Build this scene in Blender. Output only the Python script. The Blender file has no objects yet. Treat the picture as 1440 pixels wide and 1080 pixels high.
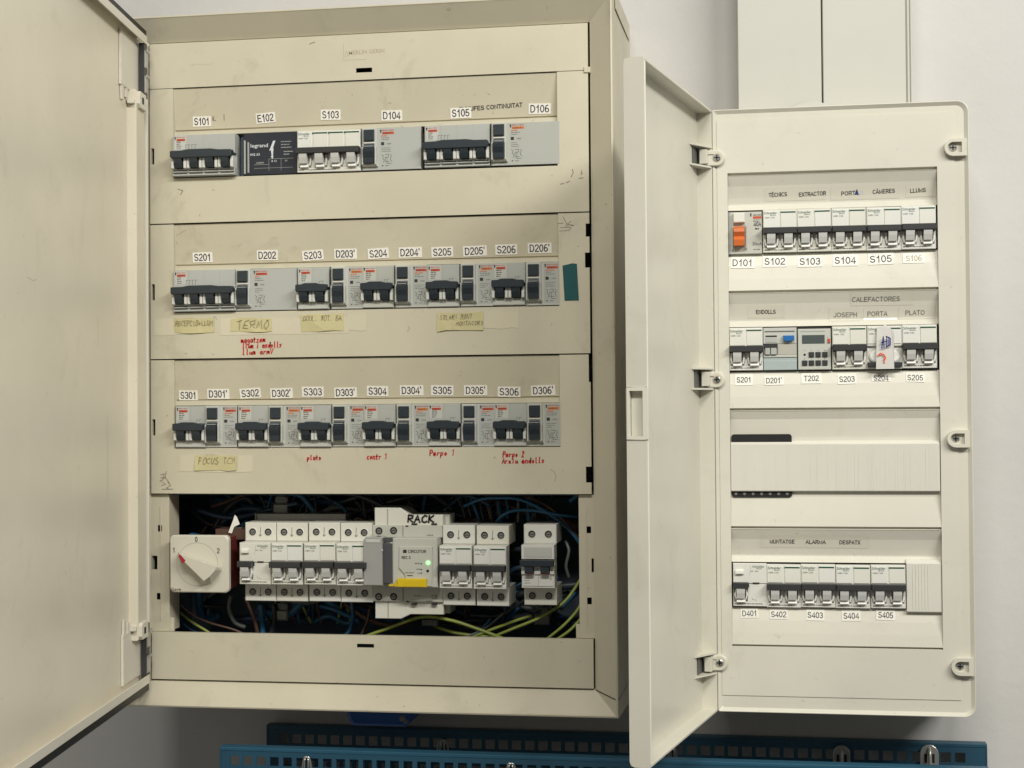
import bpy, math, random
from mathutils import Vector, Matrix
random.seed(7)
sin, cos, pi = math.sin, math.cos, math.pi
S = bpy.context.scene
COL = S.collection
K = 0.001                                   # every number below is in millimetres

# ------------------------------------------------------------------ camera
CF, CX, CY, CZ = 2064.16, 627.83, -1555.36, -56.10
FW = Vector((-0.15691623, 0.98748638, 0.01574618))
RT = Vector((0.98755826, 0.15705395, -0.00792047))
UP = Vector((0.01029435, -0.01430742, 0.99984465))
cam = bpy.data.cameras.new('camera'); cam.sensor_width = 36; cam.lens = 36 * CF / 1440
cam.clip_start = 0.01; cam.clip_end = 50
co = bpy.data.objects.new('camera', cam); COL.objects.link(co)
m = Matrix((RT, UP, -FW)).transposed().to_4x4(); m.translation = Vector((CX, CY, CZ)) * K
co.matrix_world = m; S.camera = co

# ------------------------------------------------------------------ light
S.view_settings.view_transform = 'Standard'; S.view_settings.look = 'None'
S.view_settings.exposure = 0; S.view_settings.gamma = 1; S.view_settings.use_curve_mapping = False
W = bpy.data.worlds.new('World'); S.world = W; W.use_nodes = True
W.node_tree.nodes['Background'].inputs[0].default_value = (1.0, 0.95, 0.88, 1)
W.node_tree.nodes['Background'].inputs[1].default_value = 0.12
def area(name, loc, target, sx, sy, power, color):
    l = bpy.data.lights.new(name, 'AREA'); l.shape = 'RECTANGLE'; l.size = sx; l.size_y = sy
    l.energy = power; l.color = color
    o = bpy.data.objects.new(name, l); COL.objects.link(o); o.location = loc
    o.rotation_euler = (Vector(target) - Vector(loc)).to_track_quat('-Z', 'Y').to_euler()
area('ceiling_strip_light', (2.25, -1.75, 1.45), (0.7, 0.0, -0.2), 1.6, 0.2, 58, (1.0, 0.965, 0.885))
area('ceiling_strip_light', (0.62, -2.45, 1.95), (0.4, 0.1, -0.3), 1.3, 0.2, 52, (1.0, 0.96, 0.87))

def P(px, py, Y):
    "point where the sight line of a photo pixel meets the plane Y"
    d = FW + RT * ((px - 720) / CF) + UP * ((540 - py) / CF)
    t = (Y - CY) / d.y
    return CX + d.x * t, CZ + d.z * t

# ------------------------------------------------------------------ materials
MT = {}
def mat(name, col, rough=.5, var=0, dirt=0, dirtcol=(.16, .13, .08), bump=0, bscale=300, metal=0, spec=.5, alpha=1, emit=0, trans=0, coat=0, ovar=0):
    m = bpy.data.materials.new(name); m.use_nodes = True; nt = m.node_tree; b = nt.nodes['Principled BSDF']
    b.inputs['Base Color'].default_value = (*col, 1); b.inputs['Roughness'].default_value = rough
    b.inputs['Metallic'].default_value = metal; b.inputs['Specular IOR Level'].default_value = spec
    if trans: b.inputs['Transmission Weight'].default_value = trans
    if coat: b.inputs['Coat Weight'].default_value = coat
    if emit:
        b.inputs['Emission Color'].default_value = (*col, 1); b.inputs['Emission Strength'].default_value = emit
    N = nt.nodes.new; L = nt.links.new
    if var or dirt or bump: tc = N('ShaderNodeTexCoord')
    def noise(sc, det=4, rg=.55, dist=0):
        n = N('ShaderNodeTexNoise'); n.inputs['Scale'].default_value = sc; n.inputs['Detail'].default_value = det
        n.inputs['Roughness'].default_value = rg; n.inputs['Distortion'].default_value = dist
        L(tc.outputs['Object'], n.inputs['Vector']); return n
    def mixc(fac, a, bcol, a_socket=None):
        x = N('ShaderNodeMix'); x.data_type = 'RGBA'
        L(fac, x.inputs[0])
        if a_socket: L(a_socket, x.inputs[6])
        else: x.inputs[6].default_value = (*a, 1)
        x.inputs[7].default_value = (*bcol, 1); return x.outputs[2]
    def ramp(src, lo, hi, mx=1):
        r = N('ShaderNodeMapRange'); r.inputs[1].default_value = lo; r.inputs[2].default_value = hi
        r.inputs[3].default_value = 0; r.inputs[4].default_value = mx; r.clamp = True; L(src, r.inputs[0]); return r.outputs[0]
    cur = None
    if var:
        n = noise(6, 5)
        cur = mixc(ramp(n.outputs[0], .35, .68, 1), [min(1, c * (1 + var)) for c in col], [c * (1 - var) for c in col])
    if dirt:
        n = noise(14, 8, .68, .6)
        cur = mixc(ramp(n.outputs[0], .57, .8, dirt), col, dirtcol, cur)
        n2 = noise(130, 3, .5, .2)
        cur = mixc(ramp(n2.outputs[0], .70, .78, dirt * 1.3), col, dirtcol, cur)
        r = N('ShaderNodeMapRange'); r.inputs[3].default_value = rough - .1; r.inputs[4].default_value = min(1, rough + .2)
        L(n.outputs[0], r.inputs[0]); L(r.outputs[0], b.inputs['Roughness'])
    if ovar:
        oi = N('ShaderNodeObjectInfo'); mr = N('ShaderNodeMapRange'); mr.inputs[3].default_value = 0; mr.inputs[4].default_value = 1
        L(oi.outputs['Random'], mr.inputs[0]); cur = mixc(mr.outputs[0], col, col, cur)
        mx = cur.node; mx.blend_type = 'MULTIPLY'; mx.inputs[7].default_value = (1-ovar*.6, 1-ovar*.75, 1-ovar*1.7, 1)
    if cur: L(cur, b.inputs['Base Color'])
    if bump:
        n = noise(bscale, 3); bp = N('ShaderNodeBump'); bp.inputs['Strength'].default_value = bump
        bp.inputs['Distance'].default_value = .0006; L(n.outputs[0], bp.inputs['Height']); L(bp.outputs[0], b.inputs['Normal'])
    MT[name] = m; return m
mat('cream_metal', (.59, .555, .435), .40, .07, .38, bump=.12, bscale=500)
mat('frame_metal', (.57, .535, .42), .36, .06, .28, bump=.12, bscale=500)
mat('recess_metal', (.56, .52, .40), .43, .07, .42, bump=.1)
mat('door_paint', (.74, .695, .575), .30, .05, .18, bump=.1, bscale=200)
mat('door_white', (.72, .69, .60), .4, .03, .1)
mat('ivory_plastic', (.66, .645, .56), .30, .05, .16, bump=.06)
mat('ivory_rim', (.74, .725, .63), .35)
mat('ivory_plate', (.665, .65, .57), .36, .05, .18, bump=.05)
mat('ivory_ribbed', (.68, .67, .60), .40, .03, .05)
mat('trunk_plastic', (.55, .55, .505), .38, .03, .08)
mat('wall_paint', (.58, .578, .565), .75, .03, .05, (.4, .38, .33), bump=.9, bscale=55)
mat('grey_plastic', (.44, .46, .445), .45, .04, .08, ovar=.07)
mat('grey_light', (.54, .555, .53), .42, .03, .06, ovar=.07)
mat('grey_shade', (.36, .37, .365), .5, .03)
mat('white_plastic', (.72, .725, .69), .35, .02, .05, ovar=.07)
mat('white_panel', (.75, .76, .73), .33, .02, .03, ovar=.07)
mat('lever_grey', (.60, .605, .59), .22, .03)
mat('lever_pale', (.86, .86, .83), .2)  # white pockets, and the glint painted below the levers
mat('toggle_dark', (.026, .036, .046), .38, .1)
mat('toggle_black', (.035, .037, .040), .42, .1)
mat('black', (.006, .006, .007), .6)
mat('inside_shade', (.065, .09, .115), .7, .2)  # interior shadow put into the colour, dark blue-grey in place of cream
mat('dark_transformer', (.020, .024, .036), .4, .1)
mat('ink', (.028, .027, .026), .6)
mat('ink_soft', (.12, .12, .115), .6)
mat('ink_faint', (.44, .39, .28), .6)
mat('ink_red', (.50, .020, .018), .5)
mat('print_red', (.52, .075, .03), .5)
mat('print_orange', (.60, .17, .04), .5)
mat('print_green', (.012, .075, .045), .5)
mat('post_pale', (.66, .67, .64), .3)
mat('pale_print', (.65, .68, .72), .5)
mat('pencil', (.23, .205, .16), .6)
mat('ink_blue', (.02, .035, .22), .5)
mat('ink_orange', (.72, .10, .03), .5)
mat('sticker', (.87, .85, .80), .5, .02)
mat('sticker_ivory', (.78, .77, .71), .4, .02)
mat('note_ink', (.27, .23, .13), .6)
mat('dull_paper', (.60, .59, .56), .6, .04, .1)
mat('scuff', (.50, .46, .36), .5)
mat('clear_tape', (.65, .61, .47), .22, .03)
mat('strip_film', (.66, .64, .555), .25, .02)
mat('yellow_note', (.58, .53, .30), .45, .08, .2)
mat('teal_tape', (.004, .075, .082), .45, .1)
mat('red_body', (.12, .018, .018), .5, .15)
mat('knob_red', (.36, .02, .03), .4)
mat('switch_cream', (.62, .60, .51), .38, .03, .05)
mat('blue_button', (.02, .14, .42), .4)
mat('orange_toggle', (.62, .15, .035), .4, .05)
mat('lcd', (.085, .105, .105), .2)
mat('pale_teal', (.40, .47, .47), .4)
mat('beige_window', (.47, .46, .41), .35)
mat('led_green', (.25, 1.0, .25), .3, emit=2.2)
mat('yellow_plastic', (.68, .50, .015), .4, .05)
mat('smoke_cover', (.36, .36, .35), .12, .02)
mat('smoke_dark', (.085, .085, .092), .25)
mat('steel', (.55, .56, .55), .3, metal=.9)
mat('zinc', (.52, .52, .48), .35, metal=.6)
mat('rack_blue', (.018, .075, .125), .42, .1, .15, (.01, .02, .03))
mat('rack_edge', (.02, .092, .155), .4, .08)
mat('bin_blue', (.008, .085, .34), .35, .1)
mat('wire_blue', (.03, .13, .26), .4)
mat('wire_black', (.03, .036, .045), .4)
mat('wire_navy', (.02, .05, .10), .4)
mat('wire_brown', (.10, .055, .04), .45)
mat('wire_grey', (.16, .17, .17), .45)
mat('rail_grey', (.22, .22, .21), .4, metal=.3)
mat('wire_earth', (.24, .29, .06), .4, .35)
mat('seal_rubber', (.014, .014, .013), .5)
# ------------------------------------------------------------------ mesh builder
_txt = {}
def text_mesh(s):
    if s not in _txt:
        c = bpy.data.curves.new('t', 'FONT'); c.body = s; c.size = 1; c.resolution_u = 2; c.align_x = 'CENTER'; c.offset = .012
        o = bpy.data.objects.new('t', c); me = bpy.data.meshes.new_from_object(o)
        vs = [v.co[:2] for v in me.vertices]; fs = [tuple(p.vertices) for p in me.polygons]
        bpy.data.objects.remove(o); bpy.data.curves.remove(c); bpy.data.meshes.remove(me)
        xs = [v[0] for v in vs] or [0]; cxm = (min(xs) + max(xs)) / 2
        _txt[s] = ([(v[0] - cxm, v[1]) for v in vs], fs, max(xs) - min(xs))
    return _txt[s]
GL = {  # single-stroke hand lettering, box 1 high
 'A': [[(0,0),(.3,1),(.6,0)],[(.12,.4),(.5,.4)]], 'C': [[(.6,.85),(.35,1),(.05,.6),(.1,.15),(.35,0),(.6,.15)]],
 'D': [[(.05,0),(.05,1),(.45,.85),(.6,.5),(.45,.1),(.05,0)]], 'E': [[(.55,1),(.05,1),(.05,0),(.55,0)],[(.05,.5),(.45,.5)]],
 'F': [[(.55,1),(.05,1),(.05,0)],[(.05,.5),(.4,.5)]], 'I': [[(.3,1),(.3,0)]], 'K': [[(.05,1),(.05,0)],[(.55,1),(.08,.5),(.6,0)]],
 'L': [[(.1,1),(.1,0),(.55,0)]], 'M': [[(0,0),(.05,1),(.3,.4),(.55,1),(.6,0)]], 'N': [[(.05,0),(.05,1),(.55,0),(.55,1)]],
 'O': [[(.3,1),(.05,.6),(.1,.1),(.35,0),(.6,.4),(.5,.9),(.3,1)]], 'P': [[(.05,0),(.05,1),(.5,.95),(.55,.6),(.08,.45)]],
 'R': [[(.05,0),(.05,1),(.5,.95),(.5,.6),(.08,.5),(.6,0)]], 'S': [[(.55,.85),(.3,1),(.05,.75),(.5,.35),(.4,.02),(.05,.1)]],
 'T': [[(0,1),(.6,1)],[(.3,1),(.3,0)]], 'U': [[(.05,1),(.08,.15),(.3,0),(.52,.15),(.55,1)]], 'V': [[(.02,1),(.3,0),(.6,1)]],
 'a': [[(.5,.5),(.2,.55),(.05,.2),(.25,0),(.48,.25),(.5,.5),(.52,0)]], 'c': [[(.5,.5),(.2,.55),(.05,.25),(.25,0),(.5,.08)]],
 'd': [[(.5,.4),(.2,.5),(.05,.2),(.25,0),(.5,.3),(.52,1),(.52,0)]], 'e': [[(.05,.28),(.5,.32),(.35,.55),(.1,.45),(.08,.1),(.3,0),(.52,.1)]],
 'g': [[(.5,.5),(.2,.55),(.05,.25),(.25,.02),(.5,.25),(.5,-.3),(.1,-.35)]], 'i': [[(.25,.5),(.25,0)],[(.25,.75),(.26,.8)]],
 'l': [[(.2,1),(.2,.05),(.35,0)]], 'm': [[(.02,0),(.02,.5),(.2,.5),(.28,.05),(.3,.5),(.5,.5),(.55,0)]], 'n': [[(.05,0),(.05,.5),(.4,.5),(.48,0)]],
 'o': [[(.25,.52),(.05,.25),(.25,0),(.48,.25),(.25,.52)]], 'p': [[(.05,-.4),(.05,.5),(.4,.5),(.45,.15),(.08,.02)]],
 'r': [[(.08,0),(.08,.5),(.22,.42),(.42,.52)]], 's': [[(.45,.5),(.12,.45),(.4,.15),(.05,0)]], 't': [[(.2,.9),(.2,.05),(.4,0)],[(.02,.55),(.42,.55)]],
 'u': [[(.05,.5),(.1,.05),(.4,.1),(.45,.5),(.48,0)]], 'x': [[(.05,.5),(.45,0)],[(.45,.5),(.05,0)]], 'v': [[(.05,.5),(.25,0),(.45,.5)]],
 'z': [[(.05,.5),(.45,.5),(.05,0),(.48,0)]], '1': [[(.15,.8),(.3,1),(.3,0)]], '2': [[(.08,.8),(.3,1),(.5,.75),(.05,0),(.55,0)]],
 '+': [[(.05,.4),(.55,.4)],[(.3,.65),(.3,.15)]], '.': [[(.1,0),(.14,.04)]], ' ': []}
class MB:
    def __init__(s, T=None): s.v = []; s.f = []; s.mi = []; s.sm = []; s.mats = []; s.T = T
    def m(s, name):
        if name not in s.mats: s.mats.append(name)
        return s.mats.index(name)
    def add(s, vs, fs, mt, smooth=False, T=None):
        o = len(s.v); T = T or s.T
        s.v += [T(*v) for v in vs] if T else [tuple(v) for v in vs]
        k = s.m(mt)
        for f in fs: s.f.append(tuple(i + o for i in f)); s.mi.append(k); s.sm.append(smooth)
        return s
    def box(s, x0, x1, y0, y1, z0, z1, mt, c=0, T=None):
        if c <= 0:
            vs = [(x0,y0,z0),(x1,y0,z0),(x1,y1,z0),(x0,y1,z0),(x0,y0,z1),(x1,y0,z1),(x1,y1,z1),(x0,y1,z1)]
            fs = [(0,1,5,4),(1,2,6,5),(2,3,7,6),(3,0,4,7),(4,5,6,7),(3,2,1,0)]
            return s.add(vs, fs, mt, T=T)
        return s.prism([(x0,z0),(x1,z0),(x1,z1),(x0,z1)], y0, y1, mt, c, T=T)
    def prism(s, pts, y0, y1, mt, c=0, T=None, smooth=False, cap=None):
        "outline in x-z (counter-clockwise seen from the front), front at y0, back at y1, chamfer c at the front"
        n = len(pts); cxm = sum(p[0] for p in pts) / n; czm = sum(p[1] for p in pts) / n
        def ins(p, d):
            dx, dz = cxm - p[0], czm - p[1]
            return (p[0] + (d if dx > 0 else -d) * (1 if abs(dx) > 1e-6 else 0), p[1] + (d if dz > 0 else -d) * (1 if abs(dz) > 1e-6 else 0))
        vs = []; fs = []
        if c > 0: vs += [(*ins(p, c)[:1], y0, ins(p, c)[1]) for p in pts]; vs += [(p[0], y0 + c, p[1]) for p in pts]
        else: vs += [(p[0], y0, p[1]) for p in pts]
        vs += [(p[0], y1, p[1]) for p in pts]
        R = len(vs) // n
        for k in range(R - 1):
            for i in range(n):
                j = (i + 1) % n; fs.append((k*n+i, (k+1)*n+i, (k+1)*n+j, k*n+j))
        s.add(vs, fs, mt, smooth, T)
        o = len(s.v) - len(vs); kk = s.m(cap or mt)
        s.f.append(tuple(o + i for i in range(n))); s.mi.append(kk); s.sm.append(False)
        s.f.append(tuple(o + (R-1)*n + i for i in reversed(range(n)))); s.mi.append(s.m(mt)); s.sm.append(False)
        return s
    def xprism(s, pts, x0, x1, mt, T=None, smooth=False, cap=True):
        "outline in y-z swept along x"
        n = len(pts); vs = [(x0, p[0], p[1]) for p in pts] + [(x1, p[0], p[1]) for p in pts]
        fs = [(i, n+i, n+(i+1)%n, (i+1)%n) for i in range(n)]
        s.add(vs, fs, mt, smooth, T)
        if cap: s.add(vs, [tuple(range(n)), tuple(n + i for i in reversed(range(n)))], mt, False, T)
        return s
    def zprism(s, pts, z0, z1, mt, T=None):
        n = len(pts); vs = [(p[0], p[1], z0) for p in pts] + [(p[0], p[1], z1) for p in pts]
        fs = [(i, (i+1)%n, n+(i+1)%n, n+i) for i in range(n)] + [tuple(reversed(range(n))), tuple(n + i for i in range(n))]
        return s.add(vs, fs, mt, False, T)
    def disc(s, cx, cz, r, y0, y1, mt, n=14, c=0, a0=0, a1=2*pi, sx=1):
        full = abs(a1 - a0 - 2*pi) < 1e-6
        k = n if full else n + 1
        pts = [(cx + sx*r*cos(a0 + (a1-a0)*i/n), cz + r*sin(a0 + (a1-a0)*i/n)) for i in range(k)]
        return s.prism(pts, y0, y1, mt, c)
    def poly(s, pts, mt, T=None): return s.add(pts, [tuple(range(len(pts)))], mt, T=T)
    def tube(s, path, r, mt, n=7, smooth=True):
        P_ = [Vector(p) for p in path]
        if len(P_) > 2:                        # Catmull-Rom
            q = []
            for i in range(len(P_)-1):
                a = P_[max(i-1,0)]; b = P_[i]; c = P_[i+1]; d = P_[min(i+2, len(P_)-1)]
                for k in range(6):
                    t = k/6; q.append(.5*((2*b)+(c-a)*t+(2*a-5*b+4*c-d)*t*t+(3*b-a-3*c+d)*t**3))
            q.append(P_[-1]); P_ = q
        vs = []; fs = []; up = Vector((0,0,1))
        for i, p in enumerate(P_):
            t = (P_[min(i+1,len(P_)-1)] - P_[max(i-1,0)]).normalized()
            a = t.cross(up); a = a.normalized() if a.length > .05 else Vector((1,0,0)); b = a.cross(t).normalized()
            for k in range(n): vs.append(tuple(p + (a*cos(2*pi*k/n) + b*sin(2*pi*k/n)) * r))
        for i in range(len(P_)-1):
            for k in range(n): fs.append((i*n+k, i*n+(k+1)%n, (i+1)*n+(k+1)%n, (i+1)*n+k))
        fs += [tuple(reversed(range(n))), tuple((len(P_)-1)*n+k for k in range(n))]
        return s.add(vs, fs, mt, smooth)
    def text(s, st, x, z, h, y, mt, rot=0, sx=1, T=None, w=None, yf=None):
        "printed text centred on x; h = capital height; lies at depth y"
        vs, fs, wd = text_mesh(st); k = h / .73
        if w: sx = w / (wd * k)
        cr, sr = cos(rot), sin(rot); out = []
        for a, b in vs:
            a = a * k * sx; b = b * k - h / 2
            X, Z = x + a*cr - b*sr, z + a*sr + b*cr
            out.append((X, yf(Z) if yf else y, Z))
        return s.add(out, fs, mt, T=T)
    def stroke(s, path, wd, y, mt, yf=None, T=None):
        "mitred pen line"
        P_ = [Vector(p[:2]) for p in path]; P_ = [p for i, p in enumerate(P_) if i == 0 or (p - P_[i-1]).length > 1e-4]
        if len(P_) < 2: return s
        L_ = []; R_ = []; n = len(P_)
        for i, p in enumerate(P_):
            d0 = (p - P_[i-1]).normalized() if i else None; d1 = (P_[i+1] - p).normalized() if i < n-1 else None
            if d0 is None: d0 = d1; p = p - d1*wd*.3
            if d1 is None: d1 = d0; p = p + d0*wd*.3
            t = d0 + d1; t = t.normalized() if t.length > .3 else d0
            nr = Vector((-t.y, t.x)); k = wd/2 / max(.55, nr.dot(Vector((-d0.y, d0.x))))
            L_.append(p + nr*k); R_.append(p - nr*k)
        vs = [(q.x, (yf(q.y) if yf else y), q.y) for q in L_ + R_]
        return s.add(vs, [(i, n+i, n+i+1, i+1) for i in range(n-1)], mt, T=T)
    def sans(s, st, x, z, h, mt, rot=0, w=None, y=0, yf=None, wt=.135):
        "plain grotesque capitals and figures for the printed stickers, centred on x, z"
        A_ = lambda cx, cz, rx, rz, a0, a1, n=9: [(cx + rx*cos((a0+(a1-a0)*i/n)*pi/180), cz + rz*sin((a0+(a1-a0)*i/n)*pi/180)) for i in range(n+1)]
        G = {'0': ([A_(.28,.5,.22,.46,90,450,18)], .56), '1': ([[(.10,.70),(.20,.74),(.29,.86),(.31,.97)],[(.31,1),(.31,0)]], .50),
          '2': ([A_(.28,.72,.21,.24,170,-30,9) + [(.40,.50),(.16,.26),(.06,.05),(.52,.05)]], .56), '3': ([A_(.27,.735,.20,.215,160,-90,9), A_(.27,.28,.22,.24,90,-160,10)], .56),
          '4': ([[(.40,0),(.40,.95),(.04,.27),(.54,.27)]], .56), '5': ([[(.48,.93),(.14,.93),(.08,.50)] + A_(.27,.31,.22,.27,140,-160,12)], .56),
          '6': ([A_(.29,.30,.21,.26,0,360,16), A_(.36,.42,.29,.54,75,185,8)], .56), 'S': ([A_(.32,.73,.22,.23,25,270,10) + A_(.32,.28,.24,.23,90,-165,10)], .64),
          'D': ([[(.08,.05),(.08,.95),(.30,.95)] + A_(.30,.5,.30,.45,90,-90,10) + [(.08,.05)]], .68), 'E': ([[(.56,.95),(.09,.95),(.09,.05),(.58,.05)],[(.09,.52),(.52,.52)]], .62),
          'T': ([[(.02,.95),(.58,.95)],[(.30,.95),(.30,0)]], .60), 'A': ([[(.02,0),(.31,.97),(.60,0)],[(.13,.34),(.49,.34)]], .62),
          'C': ([A_(.35,.5,.28,.45,45,315,14)], .66), 'G': ([A_(.35,.5,.28,.45,45,320,14) + [(.62,.45),(.40,.45)]], .70), 'F': ([[(.09,0),(.09,.95),(.56,.95)],[(.09,.52),(.48,.52)]], .58),
          'H': ([[(.09,0),(.09,1)],[(.57,0),(.57,1)],[(.09,.52),(.57,.52)]], .66), 'I': ([[(.10,0),(.10,1)]], .20), 'J': ([[(.42,1),(.42,.25)] + A_(.23,.25,.19,.21,0,-180,8)], .50),
          'L': ([[(.09,1),(.09,.05),(.54,.05)]], .56), 'M': ([[(.08,0),(.08,.97),(.36,.1),(.64,.97),(.64,0)]], .72), 'N': ([[(.08,0),(.08,.97),(.56,.03),(.56,1)]], .64),
          'O': ([A_(.36,.5,.29,.45,90,450,18)], .72), 'P': ([[(.09,0),(.09,.95),(.34,.95)] + A_(.34,.71,.20,.24,90,-90,8) + [(.09,.47)]], .60),
          'R': ([[(.09,0),(.09,.95),(.36,.95)] + A_(.36,.72,.20,.23,90,-90,8) + [(.09,.49)],[(.38,.49),(.58,0)]], .64), 'U': ([[(.08,1),(.08,.3)] + A_(.32,.3,.24,.25,180,360,10) + [(.56,1)]], .64),
          'X': ([[(.04,0),(.56,1)],[(.04,1),(.56,0)]], .60), ' ': ([], .28), 'À': ([[(.02,0),(.31,.97),(.60,0)],[(.13,.34),(.49,.34)],[(.22,1.28),(.36,1.12)]], .62), 'È': ([[(.56,.95),(.09,.95),(.09,.05),(.58,.05)],[(.09,.52),(.52,.52)],[(.22,1.28),(.36,1.12)]], .62), "'": ([[(.10,1.02),(.10,.78)]], .22)}
        adv = [G[c][1] + .06 for c in st]; tot = sum(adv); k = (w/tot/h) if w else .95
        cr, sr = cos(rot), sin(rot); cur = -tot/2
        for c, ad in zip(st, adv):
            for pl in G[c][0]:
                q = [((cur + .03 + a)*h*k, (b-.5)*h) for a, b in pl]
                s.stroke([(x + a*cr - b*sr, z + a*sr + b*cr) for a, b in q], wt*h, y, mt, yf=yf)
            cur += ad
        return s
    def hand(s, st, x, z, h, wd, y, mt, slant=.12, rot=0, w=None, jit=.05):
        "hand-lettered strokes starting at x, z = base line"
        adv = .78
        k = (w / (len(st) * adv * h)) if w else 1
        for i, ch in enumerate(st):
            for pl in GL.get(ch, []):
                p2 = []
                for a, b in pl:
                    a += random.uniform(-jit, jit); b += random.uniform(-jit, jit)
                    X = (i*adv + a + slant*b) * h * k; Z = b * h
                    p2.append((x + X*cos(rot) - Z*sin(rot), z + X*sin(rot) + Z*cos(rot)))
                s.stroke(p2, wd, y, mt)
        return s
    def sheet(s, x0, x1, z0, z1, y, t, holes, mt, hole_mt=None, T=None, back=False):
        "flat sheet with real rectangular holes (hx0,hx1,hz0,hz1)"
        xs = sorted({x0, x1, *[h[0] for h in holes], *[h[1] for h in holes]}); zs = sorted({z0, z1, *[h[2] for h in holes], *[h[3] for h in holes]})
        xs = [a for a in xs if x0 <= a <= x1]; zs = [a for a in zs if z0 <= a <= z1]
        hm = hole_mt or mt; holes = [(max(h[0], x0), min(h[1], x1), max(h[2], z0), min(h[3], z1)) for h in holes]
        for i in range(len(xs)-1):
            for j in range(len(zs)-1):
                a, b, c, d = xs[i], xs[i+1], zs[j], zs[j+1]; mx, mz = (a+b)/2, (c+d)/2
                if any(h[0] < mx < h[1] and h[2] < mz < h[3] for h in holes): continue
                s.poly([(a,y,c),(b,y,c),(b,y,d),(a,y,d)], mt, T)
                if back: s.poly([(a,y+t,d),(b,y+t,d),(b,y+t,c),(a,y+t,c)], mt, T)
        def ring(a, b, c, d, m_): s.add([(a,y,c),(b,y,c),(b,y,d),(a,y,d),(a,y+t,c),(b,y+t,c),(b,y+t,d),(a,y+t,d)], [(0,1,5,4),(1,2,6,5),(2,3,7,6),(3,0,4,7)], m_, T=T)
        ring(x0, x1, z0, z1, mt)
        for h in holes: ring(*h, hm)
        return s
    def build(s, name, parent=None, org=None, label=None, rot=None):
        me = bpy.data.meshes.new(name)
        o3 = org if org is not None else (parent['_o'] if parent is not None and '_o' in parent else (0, 0, 0))
        me.from_pydata([((v[0]-o3[0])*K, (v[1]-o3[1])*K, (v[2]-o3[2])*K) for v in s.v], [], s.f)
        for n in s.mats: me.materials.append(MT[n])
        me.polygons.foreach_set('material_index', s.mi); me.polygons.foreach_set('use_smooth', s.sm)
        me.validate(); me.update()
        o = bpy.data.objects.new(name, me); COL.objects.link(o)
        if parent is not None: o.parent = parent; o['_o'] = list(o3)
        elif org is not None: o.location = Vector(org) * K
        if label: o['label'] = label
        return o

def thing(name, label, cat, loc=(0, 0, 0), group=None):
    o = bpy.data.objects.new(name, None); COL.objects.link(o); o.empty_display_size = .02
    o.location = Vector(loc) * K; o['label'] = label; o['category'] = cat; o['_o'] = [0, 0, 0]
    if group: o['group'] = group
    return o
def wthing(name, label, cat, loc, group=None):
    "a thing whose parts are given in world millimetres"
    o = thing(name, label, cat, loc, group); o['_o'] = list(loc); return o
def tag(o, label, cat, group=None):
    o['label'] = label; o['category'] = cat
    if group: o['group'] = group
    return o
def dup(root, loc, label, group=None, roty=0):
    kids = {}
    for o in list(COL.objects):
        if o.parent: kids.setdefault(o.parent.name, []).append(o)
    r = root.copy(); COL.objects.link(r); r.location = Vector(loc) * K; r['label'] = label; r.rotation_euler = (0, roty, 0)
    if group: r['group'] = group
    for ch in kids.get(root.name, []):
        c = ch.copy(); COL.objects.link(c); c.parent = r
        for g in kids.get(ch.name, []):
            d = g.copy(); COL.objects.link(d); d.parent = c
    return r
_used = set()
def place(proto, loc, label, group=None, roty=0):
    roty = roty or random.uniform(-.005, .005); loc = (loc[0], loc[1] + random.uniform(-.5, .5), loc[2] + random.uniform(-.3, .3))
    if proto.name not in _used:
        _used.add(proto.name); proto.location = Vector(loc) * K; proto['label'] = label; proto.rotation_euler = (0, roty, 0)
        if group: proto['group'] = group
        return proto
    return dup(proto, loc, label, group, roty)

# ------------------------------------------------------------------ wall
WY = 163.0
wb = MB(); wb.box(-2500, 3000, WY, WY + 120, -1500, 1600, 'wall_paint'); w_ = wb.build('wall'); w_['kind'] = 'structure'

# ================================================================== LEFT CABINET
LX0, LX1 = -27.7, 465.3
ZT, Z0b, Z1, Z2, Z3, Z4, Z5 = 353.6, 303.3, 151.3, 0.0, -149.9, -303.3, -355.3
cab = wthing('electrical_cabinet', 'large worn cream metal switchboard cabinet on the left with its door swung open', 'electrical cabinet', (219, 163, -390))
IN = (-29.5, 467.4, -356.9, 355.2); RG = (-54.5, 490, -380.4, 378.2); BK = (-62, 498, -389, 387)
def rect(r, y): return [(r[0], y, r[2]), (r[1], y, r[2]), (r[1], y, r[3]), (r[0], y, r[3])]   # bl br tr tl
def inset(r, d): return (r[0]-d, r[1]+d, r[2]-d, r[3]+d)
loops = [rect(IN, 14), rect(IN, 3), rect(RG, -13.6), rect(inset(RG, 1), -14.6), rect(inset(RG, 2.6), -14.0), rect(inset(RG, 3.4), -11), rect(BK, WY)]
seam = -363.5
def member(a, b, name):
    mb = MB()
    la = [l[a] for l in loops]; lb = [l[b] for l in loops]
    if name == 'right': la = la[:2] + [(p[0], p[1], seam) for p in la[2:]]
    vs = la + lb; n = len(la)
    mb.add(vs, [(i, n+i, n+i+1, i+1) for i in range(n-1)], 'frame_metal')
    if name == 'bottom':
        c = [l[1] for l in loops]; d = [(p[0], p[1], seam) for p in c[2:]]
        mb.add([c[1], c[2], d[0]], [(0, 1, 2)], 'frame_metal')
        cc = c[2:]; k = len(cc)
        mb.add(cc + d, [(i, k+i, k+i+1, i+1) for i in range(k-1)], 'frame_metal')
    mb.build('frame_member', cab)
member(0, 1, 'bottom'); member(1, 2, 'right'); member(2, 3, 'top'); member(3, 0, 'left')
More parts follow.
